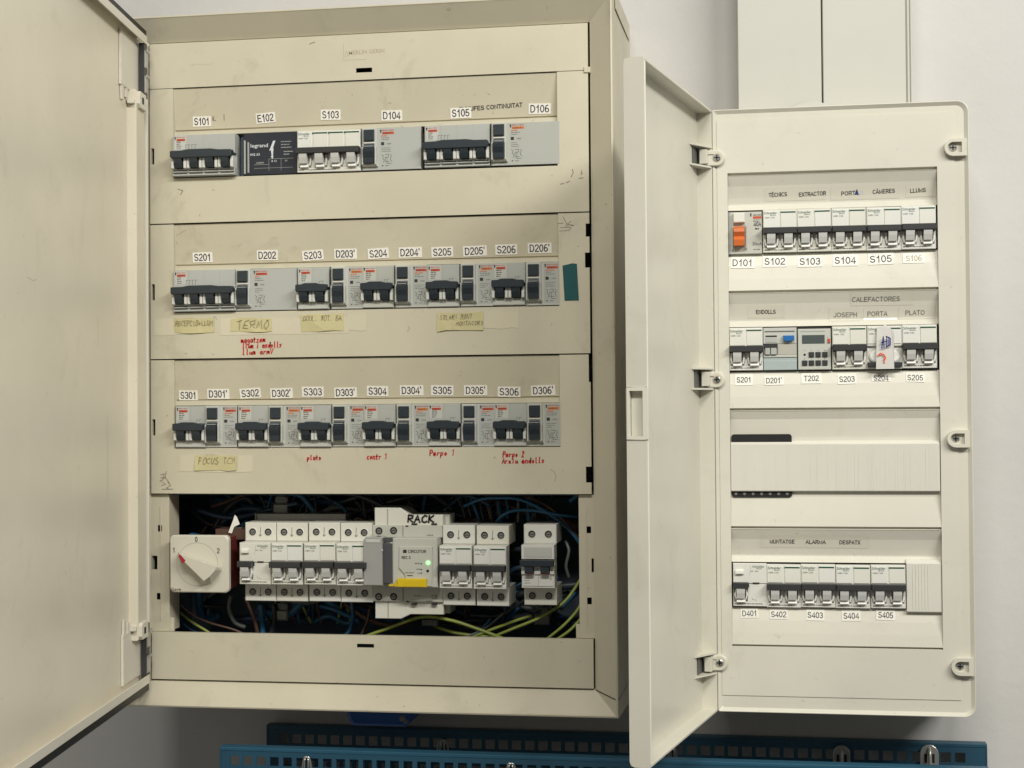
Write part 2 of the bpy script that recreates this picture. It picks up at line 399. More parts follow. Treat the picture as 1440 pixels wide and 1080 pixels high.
# dark seam lines of the corner joints
b = MB()
b.poly([(467.6, 2.4, -357.6), (490.2, -14.5, seam-.5), (490.2, -14.5, seam+.5), (467.6, 2.4, -356.6)], 'black')
b.poly([(493.0, -14.5, seam-.4), (493.9, -11, seam-.4), (497.2, 100, seam-.4), (497.2, 100, seam+.4), (493.9, -11, seam+.4), (493.0, -14.5, seam+.4)], 'black')
b.build('corner_seam', cab)
# corner cap strip on the right flank
b = MB(); b.add([(494.8, 6, 369), (498.4, 150, 369), (498.9, 150, 369), (495.3, 6, 369), (494.8, 6, 388), (498.4, 150, 388), (498.9, 150, 388), (495.3, 6, 388)], [(0,1,5,4),(2,3,7,6),(0,3,2,1),(3,0,4,7),(1,2,6,5)], 'frame_metal'); b.build('corner_cap', cab)
# box behind the plates
b = MB()
b.box(-46, 484, 148, 160, -378, 376, 'inside_shade')
b.box(-48, -38, 12, 150, -378, 376, 'inside_shade'); b.box(474, 484, 12, 150, -378, 376, 'inside_shade')
b.box(-46, 484, 12, 150, 366, 376, 'inside_shade'); b.box(-46, 484, 12, 150, -378, -366, 'inside_shade')
b.box(-38, 474, 12, 15, Z3-1.5, Z3+3, 'inside_shade')
b.box(-38, 474, 60, 148, Z3+6, Z3+10, 'inside_shade')
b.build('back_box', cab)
b = MB(); b.box(-5, 447, 118, 124, -300, -160, 'inside_shade', .5); b.build('mounting_plate', cab)

# plain top and bottom plates
sl = P(512, 98.5, 0)
b = MB(); b.sheet(LX0, LX1, Z0b, ZT, 0, 6, [(sl[0]-9, sl[0]+9, sl[1]-2.6, sl[1]+2.4)], 'cream_metal', 'ink')
lx, lz = P(513, 72, 0)
b.text('MERLIN GERIN', lx+2, lz-.5, 4.6, -.12, 'ink_faint', rot=.02, w=40)
b.stroke([(lx-24, lz+9), (lx-24, lz-9), (lx+2, lz-9)], .4, -.1, 'ink_faint')
b.stroke([(lx-22.5, lz-5), (lx-20.5, lz+1), (lx-18.5, lz-4), (lx-21, lz-5)], .5, -.1, 'ink_faint')
b.stroke([(20, 328), (28, 329), (40, 327.5), (46, 329)], .3, -.1, 'ink_faint')
b.stroke([(158, 345), (161, 346.5), (164, 347)], 1, -.1, 'pencil')
b.build('top_plate', cab)
sl = P(514, 908, 0)
b = MB(); b.sheet(LX0, LX1+.5, Z5, Z4, 0, 6, [(sl[0]-9.5, sl[0]+9.5, sl[1]-2, sl[1]+2)], 'cream_metal', 'ink'); b.build('bottom_plate', cab)
# lug of the top plate + retaining clips on the right
b = MB(); b.box(461, 468, -1.5, 6, Z0b-3.2, Z0b+3, 'frame_metal', .6); b.build('plate_lug', cab)

ROWS = [(Z0b, Z1, 249.7, 202.7), (Z1, Z2, 98.8, 52.6), (Z2, Z3, -52.15, -97.8)]
RD = 7.0
plates = []
def slope(ri):
    zt, zb, dt, db = ROWS[ri]
    return lambda z: 1.2 + (RD - 1.2) * (zt - .8 - z) / (zt - .8 - dt - 7.5)
for ri, (zt, zb, dt, db) in enumerate(ROWS):
    b = MB(); g = .7
    sy = P(214, [220, 411, 601][ri], 0)[1]
    holes = [(0, 432, db - .8, zt + 5), (-26.2, -22.6, sy - 9, sy + 9)]
    nt = [[], [(461.5, 470, 125, 139), (460.5, 470, 92, 108)], [(459.5, 470, -137, -120), (463.5, 470, -30, 10)]][ri]
    b.sheet(LX0, LX1, zb + g, zt - g, 0, 5, holes + nt, 'cream_metal')
    # sloped recess above the devices
    yt, zs = 1.2, dt + 7.5
    b.poly([(0, yt, zt-g), (0, RD, zs), (432, RD, zs), (432, yt, zt-g)], 'recess_metal')
    b.poly([(0, RD, zs), (0, RD+2.2, zs-.8), (432, RD+2.2, zs-.8), (432, RD, zs)], 'recess_metal')
    b.poly([(0, RD+2.2, zs-.8), (0, 3.6, zs-3.0), (432, 3.6, zs-3.0), (432, RD+2.2, zs-.8)], 'recess_metal')
    b.poly([(0, 3.6, zs-3.0), (0, 3.6, dt+.6), (432, 3.6, dt+.6), (432, 3.6, zs-3.0)], 'cream_metal')
    b.poly([(0, 3.6, dt+.6), (0, 16, dt+.6), (432, 16, dt+.6), (432, 3.6, dt+.6)], 'recess_metal')
    for x in (.12, 431.88): b.poly([(x, 0, zt-g), (x, yt, zt-g), (x, RD, zs), (x, RD+2.2, zs-.8), (x, 3.6, zs-3), (x, 3.6, dt+.6), (x, 0, dt+.6)], 'recess_metal')
    b.poly([(0, 14, db-.8), (0, 0, db-.8), (432, 0, db-.8), (432, 14, db-.8)], 'recess_metal')
    # scuffs and pencil marks
    if ri == 0:
        for q in [[(315,161),(315,169)],[(299,164),(299,169),(303,169)],[(300,168),(301,164)]]: b.stroke([P(*a, 5) for a in q], .9, 2, 'pencil', yf=lambda z, f=slope(0): f(z) - .15)
        for q in [[(805,238),(806,243),(803,249)],[(818,240),(817,246),(819,243)],[(814,251),(820,250)],[(788,259),(793,258)],[(796,257),(801,255)],[(250,266),(257,268),(254,274)]]:
            b.stroke([P(*a, 0) for a in q], 1.0, -.1, 'pencil')
    if ri == 1:
        for q in [[(792,305),(797,315),(807,317),(795,318),(803,311)],[(784,314),(792,314)],[(788,320),(803,320),(800,324),(787,325)]]:
            b.stroke([P(*a, 0) for a in q], .7, -.1, 'pencil')
        for q in [[(248,331),(252,329),(258,325),(262,324)],[(247,341),(249,343)]]: b.stroke([P(*a, 2) for a in q], 1.0, 2, 'ink_faint', yf=lambda z, f=slope(1): f(z) - .15)
        b.stroke([P(574,459,0), P(576,462,0), P(573,466,0)], 1.0, -.1, 'ink_faint')
    if ri == 2:
        for q in [[(226,668),(231,666),(229,675),(225,676),(233,681),(227,683)],[(234,663),(232,671),(238,679)],[(236,678),(240,683),(234,686),(238,688)],[(226,672),(233,672)],[(228,688),(243,688)]]:
            b.stroke([P(*a, 0) for a in q], .9, -.1, 'pencil')
        b.stroke([P(774,660,0), P(780,664,0), P(782,670,0), P(780,677,0)], .9, -.1, 'ink_faint')
    plates.append(b.build('cover_plate', cab))

# uprights either side of the open compartment
for sx in (-1, 1):
    b = MB(); x0, x1 = (-34, -9.7) if sx < 0 else (451.7, 468)
    hl = ([P(225, 743, 5), P(223.5, 838.5, 5)], P(217, 791, 5)) if sx < 0 else ([P(828, 745, 5), P(829, 845, 5)], P(833.5, 795, 5))
    holes = [(h[0]-2.4, h[0]+2.4, h[1]-3.6, h[1]+3.6) for h in hl[0]]
    w2, h2 = (3.6, 7.6) if sx < 0 else (1.2, 7.4)
    holes.append((hl[1][0]-w2, hl[1][0]+w2, hl[1][1]-h2, hl[1][1]+h2))
    b.sheet(x0, x1, Z4+.5, Z3-.5, 5, 2, holes, 'frame_metal', 'ink')
    xe = x1 if sx < 0 else x0
    b.box(xe-.8, xe+.8, 5.2, 34, Z4+.5, Z3-.5, 'frame_metal')
    xl = x1-9 if sx < 0 else x0+7
    b.box(xl-.5, xl+.5, 4.2, 5, Z4+12, Z3-14, 'frame_metal')
    b.box(xe + (0 if sx < 0 else -5), xe + (5 if sx < 0 else 0), 8, 10, Z4, Z4+15, 'frame_metal')
    b.build('upright', cab)

# stickers of the left cabinet
def sticker(parent, cx, cz, w, h, text, rot, yf, film='sticker', ink='ink', th=None, label=None, tw=None):
    b = MB(); cr, sr = cos(rot), sin(rot)
    pts = [(cx + a*w/2*cr - c*h/2*sr, cz + a*w/2*sr + c*h/2*cr) for a, c in ((-1,-1),(1,-1),(1,1),(-1,1))]
    lift = [random.choice([0, 0, .25, .5]) for _ in range(4)]
    b.add([(p[0], yf(p[1]) - .5 - q*.3, p[1]) for p, q in zip(pts, lift)] + [(p[0], yf(p[1]) + .1, p[1]) for p in pts], [(0,1,2,3),(0,4,5,1),(1,5,6,2),(2,6,7,3),(3,7,4,0)], film)
    b.sans(text, cx, cz, (th or h*.56), ink, rot=rot, w=tw or w*.84, yf=lambda z: yf(z) - .72)
    return b.build('label_sticker', parent, label=label or ('white sticker reading ' + text))
STK = [[('S101',284,171,28),('E102',373.5,166,29.5),('S103',465,161.5,30),('D104',551,162.5,31),('S105',648,159,30.5),('D106',759,153,32)],
 [('S201',285,362,30.5),('D202',376,359,32),('S203',440,359,32),("D203'",486,357,34),('S204',532,356.5,31),("D204'",577,355,34.5),('S205',622,354.5,32),("D205'",668,353,35),('S206',712,351,32),("D206'",759,349,34.5)],
 [('S301',265,556,29),("D301'",307,554,34),('S302',352,553,32),("D302'",396,553,34),('S303',440,551,33),("D303'",486,552,34),('S304',531,550,32),("D304'",579,549,35),('S305',622,549,33),("D305'",669,549,34),('S306',716,551,33),("D306'",764,549,35)]]
for ri, row in enumerate(STK):
    yf = slope(ri)
    for t, px, py, w in row:
        x, z = P(px, py, yf(P(px, py, 4)[1]))
        r = random.uniform(-.03, .03) + (.045 if t in ('E102', 'S203', 'S204', 'S302') else 0)
        sticker(plates[ri], x, z, w*.75, 11.0, t, r, yf, tw=w*.65, th=7.7)
# printed strip behind S105
yf = slope(0); x0, z0 = P(690, 150.5, 5)
b = MB(); b.sans('ENXUFES CONTINUITAT', x0, z0, 4.4, 'ink', rot=.035, w=70, yf=lambda z: yf(z) - .3, wt=.18); b.build('label_print', plates[0])
# yellow notes and clear tape
def tape(parent, px, py, pw, ph, name='yellow_note', mt='yellow_note', texts=(), rot=0, y=-.35, label=None):
    x, z = P(px, py, 0); w, h = pw*.75, ph*.75; b = MB(); cr, sr = cos(rot), sin(rot)
    n = 5; top = []; bot = []
    for i in range(n+1):
        a = -w/2 + w*i/n; top.append((a + random.uniform(-.8, .8), h/2 + random.uniform(-.9, .9))); bot.append((a + random.uniform(-.8, .8), -h/2 + random.uniform(-.9, .9)))
    pts = bot + top[::-1]
    pts = [(x + a*cr - c*sr, z + a*sr + c*cr) for a, c in pts]
    b.prism(pts, y, y + .3, mt)
    if mt == 'yellow_note':
        ph = random.uniform(0, 6); b.v = [(v[0], v[1] - max(0, (z - v[2])/h*2) * (.5 + .7*sin(v[0]*.13 + ph)) - (.0 if v[2] < z else .25*(1+sin(v[0]*.2+ph))), v[2]) for v in b.v]
    for t, dx, dz, hh, ww in texts: b.hand(t, x + dx, z + dz, hh, .65, y - .75, 'note_ink', rot=rot, w=ww, jit=.11)
    return b.build(name, parent, label=label)
tape(plates[1], 247, 460, 68, 24, 'clear_tape', 'clear_tape'); tape(plates[1], 400, 459, 195, 24, 'clear_tape', 'clear_tape', y=-.3)
tape(plates[1], 273.5, 458, 63, 22, texts=[('RECEPCIO+LLUM', -22, 0, 5.5, 44)], y=-.7, label='yellow note with faint handwriting under sticker S201')
tape(plates[1], 354, 457, 63, 20, texts=[('TERMO', -17, -4, 8.5, 38)], y=-.7, label='yellow note reading TERMO')
tape(plates[1], 454, 453.5, 64, 25, texts=[('DOUL. NOT. EA', -22, 2, 5.5, 44)], y=-.7, label='yellow note under sticker S203')
tape(plates[1], 502, 453, 30, 24, 'clear_tape', 'clear_tape', rot=-.05)
tape(plates[1], 647, 452, 67, 26, texts=[('SOLARI MONT', -22, 2, 5, 36), ('MONTACORS', -4, -4.5, 4, 30)], y=-.7, rot=.02, label='yellow note with two handwritten lines under sticker S205')
tape(plates[1], 705, 450, 52, 24, 'clear_tape', 'clear_tape')
tape(plates[2], 304, 652, 112, 24, 'clear_tape', 'clear_tape', rot=-.01)
tape(plates[2], 304, 650.5, 64, 22, texts=[('FOCUS TCM', -20, -1.5, 7, 43)], y=-.7, label='yellow note reading FOCUS under sticker S301')
x, z = P(803, 397, 0)
b = MB(); b.prism([(x-7, z-19.5), (x+8.3, z-19.5), (x+6.5, z+19.5), (x+2, z+20.3), (x-9, z+18)], -.5, 0, 'teal_tape'); b.build('teal_tape', plates[1], label='dark teal rectangle of tape on the right edge')
# red marker writing
def red(parent, lines):
    b = MB()
    for t, px, py, hp, wp in lines:
        x, z = P(px, py, 0); b.hand(t, x, z, hp*.66, 1.25, -.2, 'ink_red', w=wp*.75, jit=.045, rot=.02)
    b.build('marker_writing', parent, label='red marker handwriting')
red(plates[1], [('magatzem', 339, 482, 9, 38), ('llum i endolls', 341, 490, 9, 61), ('llum armV', 341, 499, 9, 48)])
red(plates[2], [('plato', 432, 647, 8, 22)]); red(plates[2], [('contr 1', 516, 646, 9, 31)])
red(plates[2], [('Perpo 1', 604, 641, 9, 38)]); red(plates[2], [('Perpo 2', 707, 643, 9, 32), ('Arxiu endolls', 706, 652, 9, 62)])

# ------------------------------------------------------------------ left door (open)
PH = 1.432; hx, hy = -24.36, -14.3
dd = (cos(PH), -sin(PH)); dn = (sin(PH), cos(PH))
TD = lambda u, v, z: (hx + dd[0]*u + dn[0]*v, hy + dd[1]*u + dn[1]*v, z)      # u along the door, v towards its inner face
TL = lambda u, v, z: TD(u, -v, z)                                             # y of the helpers = away from inner face
b = MB(TL); DT, DB, DW = 358.3, -356.8, 512
# the helpers' x axis = u; front = inner face
b.box(2, DW, 11, 13, DB, DT, 'door_paint')
for q in [[(330, 60), (338, 58), (352, 60)], [(250, -210), (254, -206)], [(150, 40), (149, 20), (151, 8)], [(118, -60), (117, -110), (118, -150)], [(420, -255), (432, -251), (436, -246)], [(205, 190), (206, 184)], [(300, -40), (303, -41)]]: b.stroke(q, .7, 10.9, 'scuff', T=TL)
b.build('door_panel', cab) if False else None
door = b.build('cabinet_door', cab, label='cream metal door swung open, seen from its inside')
b = MB(TL)
for z0, z1 in ((DT-9, DT), (DB, DB+9)):
    b.box(0, DW, 0, 1.2, z0, z1, 'door_white'); b.box(0, DW, 1.2, 12, (z0 if z0 < 0 else z1-1), (z0+1 if z0 < 0 else z1), 'door_white')
b.box(DW-1, DW, 0, 12, DB, DT, 'door_white'); b.box(DW-10, DW-1, 0, 1.2, DB+9, DT-9, 'door_white')
b.build('door_lip', door)
for za, zb_ in ((DT+.3, DT+7.5), (DB-9, DB-.3)): b = MB(TL); b.box(-3, DW+6, 1.5, 15, za, zb_, 'seal_rubber', .5); b.build('door_seal', door)
b = MB(TL); b.box(9, 42, 1, 11, -304, 291, 'door_paint', 1); b.build('stiffener', door)
b = MB(TL); b.box(1.5, 4.5, -1, 11, -290, 288, 'door_white', .5); b.build('door_edge', door)
for zt, zb, fl in ((349, 290, -1), (-293, -347, 1)):
    b = MB(TL)
    b.prism([(6, zb), (74, zb), (74, zt), (6, zt)], 8, 10.6, 'door_white', .5)
    ze = zb if fl < 0 else zt
    for u0, u1, ln in ((62, 71, 15), (48, 55, 10)):
        pts = [(u0, ze), (u1, ze), ((u0+u1)/2+3, ze+fl*ln), ((u0+u1)/2-3, ze+fl*ln)]
        b.prism(pts if fl > 0 else pts[::-1], 8.3, 10.4, 'door_white')
    b.build('hinge_bracket', door)
    b = MB(TL); zc = 281 if fl < 0 else -295
    b.prism([(14, zc-9), (36, zc-9), (40, zc-5), (40, zc+6), (36, zc+9), (14, zc+9)], -2.6, 4, 'door_white', .6)
    b.box(24, 31, -2.8, -2.5, zc-3.5, zc+3.5, 'black'); b.box(38, 48, 2, 9, zc-2+fl*4, zc+3+fl*4, 'door_white', .5); b.build('bracket_screw_plate', door)
    # exposed metal hinge
    b = MB(TL); zh = (zt+zb)/2
    b.box(-4, 9, 1, 7, zh-32, zh+30, 'toggle_black')
    for k in (-16, 12):
        b.box(-3, 8, -.5, 2, zh+k-9, zh+k+10, 'zinc', 1); b.box(-3, 8, -2.2, -.5, zh+k+8, zh+k+11, 'steel', .4)
    b.build('hinge', door)

# ================================================================== DEVICES
def mk(name, cat): return thing(name, name, cat)
def tiny_lines(b, x, z, w, n, gap, y, mt='ink_soft', hh=.55, ragged=.5):
    for i in range(n):
        ww = w * random.uniform(ragged, 1); xx = x; 
        while xx < x + ww - .6:
            l = random.uniform(1.0, 3.2); b.box(xx, min(xx+l, x+ww), y-.05, y, z-i*gap-hh, z-i*gap, mt); xx += l + .5
def brand_block(b, x, z, y, w=11, cols=('print_red',)):
    b.box(x-2.2, x-1.0, y-.06, y, z-3.2, z, 'ink'); b.box(x-2.6, x-.8, y-.06, y, z-1.0, z-.1, 'ink')
    b.text('MERLIN GERIN', x+w/2, z-.6, 1.25, y-.08, 'print_red', w=w)
    b.box(x, x+w, y-.06, y, z-4.9, z-2.3, cols[0]); b.text('multi 9', x+w*.4, z-3.6, 1.5, y-.1, 'ink', w=w*.7)
def grey_breaker(n, mark=True):
    "older grey breaker with a dark linked toggle, n poles of 18 mm; origin = centre-left of its front face"
    w = 18*n; r = mk('circuit_breaker', 'circuit breaker')
    b = MB(); F = 'grey_plastic'
    b.box(.2, w-.2, 0, 20, 1.5, 23, F, .5); b.box(.2, w-.2, 0, 20, -23, -14.6, F, .5)
    b.box(.2, w-.2, 7.5, 20, -14.6, 1.5, 'grey_shade')
    for k in range(n+1):
        if k < n: c = 18*k + 9
        for c2 in ([18*k + 9 - 7.1, 18*k + 9 + 7.1] if k < n else []):
            b.prism([(c2-1.5, -15), (c2+1.5, -15), (c2+1.7, -8), (c2+1.2, -2), (c2-1.2, -2), (c2-1.7, -8)], -6.4, 9, 'post_pale', .6)
        if 0 < k < n: b.box(18*k-.5, 18*k+.5, -1.2, 8, -15, 0, F); b.box(18*k-.15, 18*k+.15, -.06, 1, 5, 23, 'grey_shade')
    if n == 4:
        for k in range(n):
            for zz in (-16.4, -19.6): b.box(18*k+1.2, 18*k+16.8, -.1, 1, zz-1, zz, 'ink')
        b.box(.2, w-.2, -1.4, 0, -18.9, -17.6, F, .3); b.box(.2, w-.2, -1.4, 0, -22.6, -20.9, F, .3)
        for k in range(4): b.stroke([(19+k*3.6-4, 9.5), (19+k*3.6-4, 12), (21+k*3.6-4, 12)], .35, -.1, 'ink'); b.stroke([(15+k*3.6, 6.5), (15+k*3.6, 9)], .35, -.1, 'ink')
    else:
        b.box(.8, w-.8, -.8, 0, -22.4, -16, 'grey_light', .4)
        for k in range(2): b.stroke([(25+k*3, 5.5), (25+k*3, 7.5), (27+k*3, 8.2)], .35, -.1, 'ink')
    b.box(2.2, 15.5, -.06, .1, 7.2, 22, 'grey_light')
    brand_block(b, 4.4, 21, -.1, 10)
    tiny_lines(b, 4.4, 15.4, 8, 4, 2.1, -.1, 'ink', .8)
    b.build('housing', r)
    b = MB(); D = 'toggle_dark'
    zt = 4.6
    pts = [(.6, -2.6), (1.8, -4.2), (w-1.8, -4.2), (w-.6, -2.6), (w-.6, 3.0), (w-1.6, 3.8), (w*.78, 4.0), (w*.66, 5.2), (w*.3, 5.2), (w*.2, 4.0), (1.6, 3.8), (.6, 3)]
    b.prism(pts, -11, -3.5, D, .8); b.box(1.5, w-1.5, -4, 2, -2, 4, D)
    for k in range(n):
        c = 18*k+9; b.xprism([(-10.2, -2.5), (-8.4, -9), (-5.5, -14.2), (6, -14.6), (6, -2.5)], c-4.5, c+4.5, D)
    b.build('toggle', r); return r
def residual_block(w=36, seal=False):
    "grey earth-leakage block: dark test button over a dark reset toggle, printed panel to the right"
    r = mk('residual_current_block', 'residual current device')
    b = MB(); b.box(.1, w-.1, 0, 20, -23, 23, 'grey_plastic' if w > 40 else 'grey_light', .4)
    b.prism([(0.4, -19), (18.2, -19), (17.2, -14), (17.2, 23), (1.0, 23), (1.0, -14)], -3.2, 0, 'grey_light', .7)
    b.box(3.0, 15.2, -3.4, -3.0, -16, 5.6, 'grey_shade'); b.box(3, 15.2, -4.2, -3.1, 5.8, 7.4, 'white_plastic', .3)
    b.box(.9, 2.7, -6.6, -3, -17.5, 2, 'grey_light', .6); b.box(15.5, 17.3, -6.6, -3, -17.5, 2, 'grey_light', .6)
    x = 22
    if w <= 40: b.box(19.5, w-.6, -.05, .2, -21, 22.3, 'grey_plastic')
    brand_block(b, x+1, 21, -.1, min(13, w-x-2), ('print_orange' if seal else 'print_red',))
    tiny_lines(b, x, 15, 9, 1, 2, -.1, 'print_orange', 1.2); tiny_lines(b, x, 12.6, 12, 2, 2, -.1, 'ink_soft', .6)
    b.box(x-.5, x+3, -.14, 0, 4.2, 7.6, 'ink'); b.text('0,03A', x+8.5, 5.7, 1.6, -.15, 'ink_soft', w=5)
    tiny_lines(b, x, 1.5, 11, 3, 2.0, -.1, 'ink_soft', .5)
    for q in [[(x, -6), (x+2, -7.5), (x+1, -10), (x+3, -12), (x+2, -15)], [(x+4, -6), (x+8, -6), (x+8, -9), (x+4, -9), (x+4, -14), (x+9, -14)], [(x+10, -6), (x+11, -8), (x+9.6, -11), (x+11.5, -14)], [(x+6, -9), (x+6, -16), (x+11, -16)]]:
        b.stroke(q, .4, -.1, 'ink')
    b.box(x+.4, x+1.8, -.14, 0, -18.8, -17.6, 'ink'); b.box(x+4, x+8, -.1, 0, -18.6, -18, 'ink_soft')
    b.build('housing', r)
    b = MB(); b.box(3.3, 15, -6.4, -3, 8.6, 20.8, 'toggle_dark', .7); b.build('test_button', r)
    b = MB(); b.xprism([(-6.2, 4.8), (-6.6, 1.5), (-10.6, -.6), (-10.2, -4), (-7.5, -10), (-7.2, -15.5), (-3, -16), (-3, 4.8)], 3.6, 14.6, 'toggle_dark')
    b.box(4.2, 14, -6.9, -6.3, 2.2, 3.0, 'grey_shade'); b.build('toggle', r); return r
def white_breaker(n, off=False, terminals=False, stripe='print_green', green=False):
    "white breaker with a linked dark bar and grey levers in round wells"
    w = 18*n; r = mk('circuit_breaker', 'circuit breaker'); b = MB(); F = 'white_plastic'
    b.box(.25, w-.25, 0, 22, 1.2, 22.8, F, .6)
    b.box(.25, w-.25, .6, 22, -22.8, -18, F, .5); b.box(.25, w-.25, 3, 22, -18, 1.2, F)
    for k in range(n+1):          # webs between the round wells
        x0 = max(.25, 18*k-2.2); x1 = min(w-.25, 18*k+2.2)
        if k == 0: pts = [(x0,-18),(x1,-18),(x1-.9,-12),(x1-.9,-8),(x1,-3),(x0,-3)]
        elif k == n: pts = [(x0,-18),(x1,-18),(x1,-3),(x0,-3),(x0+.9,-8),(x0+.9,-12)]
        else: pts = [(x0,-18),(x1,-18),(x1-1,-11),(x1,-3),(x0,-3),(x0+1,-11)]
        b.prism(pts, .8, 6, F, .3)
    tiny_lines(b, 2, -19.8, 6, 1, 1, .55, 'ink_soft', 1.0, .9); tiny_lines(b, 12, -19.8, w*.45, 1, 1, .55, 'ink_soft', .9, .8)
    b.build('housing', r)
    for k in range(n):
        p = MB(); p.box(18*k+.9, 18*k+17.2, -.8, .4, 3.6, 21.2, 'white_panel', .4)
        if k == 0:
            p.text('Schneider', 8.3, 19.4, 2.9, -.86, stripe, w=13.4); p.text('Electric', 11, 17.0, 1.5, -.86, stripe, w=6); p.text('iC60N  C16A', 7.4, 14.3, 1.7, -.86, 'ink', w=10.5)
        else: p.box(18*k+(.8 if n < 3 else -.4), 18*k+16.6, -.9, -.7, 19.0, 20.6, stripe)
        p.build('window_flap', r)
    b = MB()
    if off:
        b.box(.6, w-.6, -4, 1.5, -20.5, -15.8, 'toggle_black', .7)
    else:
        b.prism([(.4, -3.4), (w-.4, -3.4), (w-.4, 3.0), (.4, 3.0)], -9.6, 2, 'toggle_black', .7)
    b.build('toggle_bar', r)
    for k in range(n):
        c = 18*k + 9; p = MB()
        if off: p.disc(c, -9.5, 6.6, -1.5, 5, 'lever_pale', 16, 1.2)
        else:
            p.xprism([(-8.4, -3.0), (-7.4, -8), (-5.2, -13.8), (5, -13.8), (5, -3.0)], c-4.6, c+4.2, 'lever_grey')
            p.xprism([(-1.2, -13.9), (-3.6, -17.6), (-2.6, -18.2), (5, -18.2), (5, -13.9)], c-4.6, c+4.6, 'lever_pale')  # pale ledge paints the white glint at the lever foot
            p.box(c-2, c+1.8, -7.0, -5.6, -8.8, -7.9, 'ink_soft')
            for sgn in (-1, 1): p.prism([(c+sgn*5.6-.9, -16), (c+sgn*5.6+.9, -16), (c+sgn*6.6+1, -12), (c+sgn*6.8+1, -9), (c+sgn*6.2+.9, -4), (c+sgn*6.2-.9, -4), (c+sgn*6.8-1, -9), (c+sgn*6.6-1, -12)], -1.6, 5, 'white_panel', .5)
        p.build('lever', r)
    if terminals:
        arrow_terms(r, w, n)
    return r
def arrow_terms(r, w, n, F='white_plastic', arrows=True, y=19):
    for top in (1, -1):
        z0, z1 = (23, 43.5) if top > 0 else (-43.5, -23)
        b = MB(); b.box(.2, w-.2, y, y+46, z0, z1, F, .7)
        for k in range(n):
            if arrows and k % 2 == 0 and n > 1:
                a = 18*k+18; zc = (z0+z1)/2
                b.stroke([(a, zc+5), (a-.4, zc-5)], .6, y-.1, 'ink_soft'); b.stroke([(a-1.6, zc-3), (a-.4, zc-5), (a+1.4, zc-3)], .6, y-.1, 'ink_soft')
        if n > 2:
            for k in range(2, n, 2): b.box(18*k-.25, 18*k+.25, y-.1, y+1, z0, z1, 'ink_soft')
        b.build('terminal_block', r)
        for k in range(n):
            c = 18*k + 9; p = MB(); zc = (z0+z1)/2
            p.disc(c, zc, 4.7, y-.5, y+.5, F, 16, .4); p.disc(c, zc, 3.9, y-.7, y-.4, 'black', 16); p.disc(c+.2, zc-.3, 2.7, y-.9, y-.6, 'rail_grey', 12)
            p.box(c-1.8, c+2.2, y-1.0, y-.8, zc-.7, zc-.1, 'black'); p.build('terminal_screw', r)

G1 = 'breakers on the top rail of the large cabinet'; G2 = 'breakers on the second rail of the large cabinet'; G3 = 'breakers on the third rail of the large cabinet'
ZC = [226.3, 75.7, -75.0]
def X0(px, ri, Y=-3): return P(px, [208, 405, 598][ri], Y)[0]
g4 = grey_breaker(4); g2 = grey_breaker(2); rb = residual_block(36); rbo = residual_block(36, True)
place(g4, (X0(243, 0, -6), -6, ZC[0]), 'grey four pole breaker with dark toggle under sticker S101', G1)
# dark transformer E102
xa = X0(341, 0); xb = X0(417, 0)
t = wthing('bell_transformer', 'dark navy module with lightning bolt print under sticker E102', 'transformer', (xa, 0, ZC[0]-23))
b = MB(); zc = ZC[0]
b.box(xa, xb, 1, 30, zc-23.5, zc+23.5, 'dark_transformer', .5); b.box(xa+1, xa+2.6, -1.4, 2, zc-22, zc+15, 'grey_plastic', .3); b.box(xa+5, xa+6.6, -1.4, 2, zc-21, zc+13, 'grey_shade', .3)
b.text('legrand', xa+18, zc+9.4, 4.2, .8, 'pale_print', w=20); b.text('042 63', xa+13, zc-.5, 2.8, .8, 'pale_print', w=11)
cx = xa+32; b.add([(cx+2, .8, zc+14), (cx-2.6, .8, zc+3), (cx+1.2, .8, zc+4.2), (cx+4.6, .8, zc+14)], [(0,1,2,3)], 'pale_print')
b.add([(cx+2.4, .75, zc+6), (cx-.6, .75, zc+3.4), (cx+.4, .75, zc-4), (cx+1.6, .75, zc-4)], [(0,1,2,3)], 'pale_print'); b.add([(cx-.8, .7, zc-3), (cx+1, .7, zc-6.5), (cx+2.4, .7, zc-3)], [(0,1,2)], 'pale_print')
tiny_lines(b, xa+43, zc+13, 13, 3, 3.2, .8, 'grey_shade', .8); tiny_lines(b, xa+46, zc+2, 12, 2, 3, .8, 'grey_plastic', .8)
for q in [[(xa+12, zc-16), (xa+56, zc-16)], [(xa+29, zc-6), (xa+29, zc-19)], [(xa+29, zc-6), (xa+57, zc-6)], [(xa+43, zc-6), (xa+43, zc-19)], [(xa+12, zc-12), (xa+29, zc-12)]]: b.stroke(q, .35, .8, 'grey_shade')
b.text('8 12', xa+35, zc-8.5, 2.2, .7, 'pale_print', w=6); b.text('8V', xa+49, zc-8.5, 2.2, .7, 'grey_plastic', w=3); b.text('230V', xa+19, zc-10, 2, .7, 'grey_plastic', w=9)
b.build('housing', t); b = MB(); b.box(xa-6, xa-.6, 9, 11, zc-23, zc+23, 'inside_shade'); b.build('gap_shade', t)  # dark strip paints the shade in the gap beside the module
w4 = white_breaker(4); place(w4, (X0(417.5, 0), -3, ZC[0]+.3), 'white four pole breaker with dark bar under sticker S103', G1)
rbw = residual_block(66); place(rbw, (X0(508, 0), 0, ZC[0]+.4), 'grey residual current block with blank right side under sticker D104', G1)
place(g4, (X0(597, 0, -1), -1, ZC[0]+.5), 'grey four pole breaker with dark toggle under sticker S105', G1)
rbx = residual_block(74.5, True); place(rbx, (X0(690, 0), -.6, ZC[0]+.5), 'grey residual current block with wide blank front under sticker D106', G1)
place(g4, (X0(244, 1), -3, ZC[1]), 'grey four pole breaker with dark toggle under sticker S201', G2)
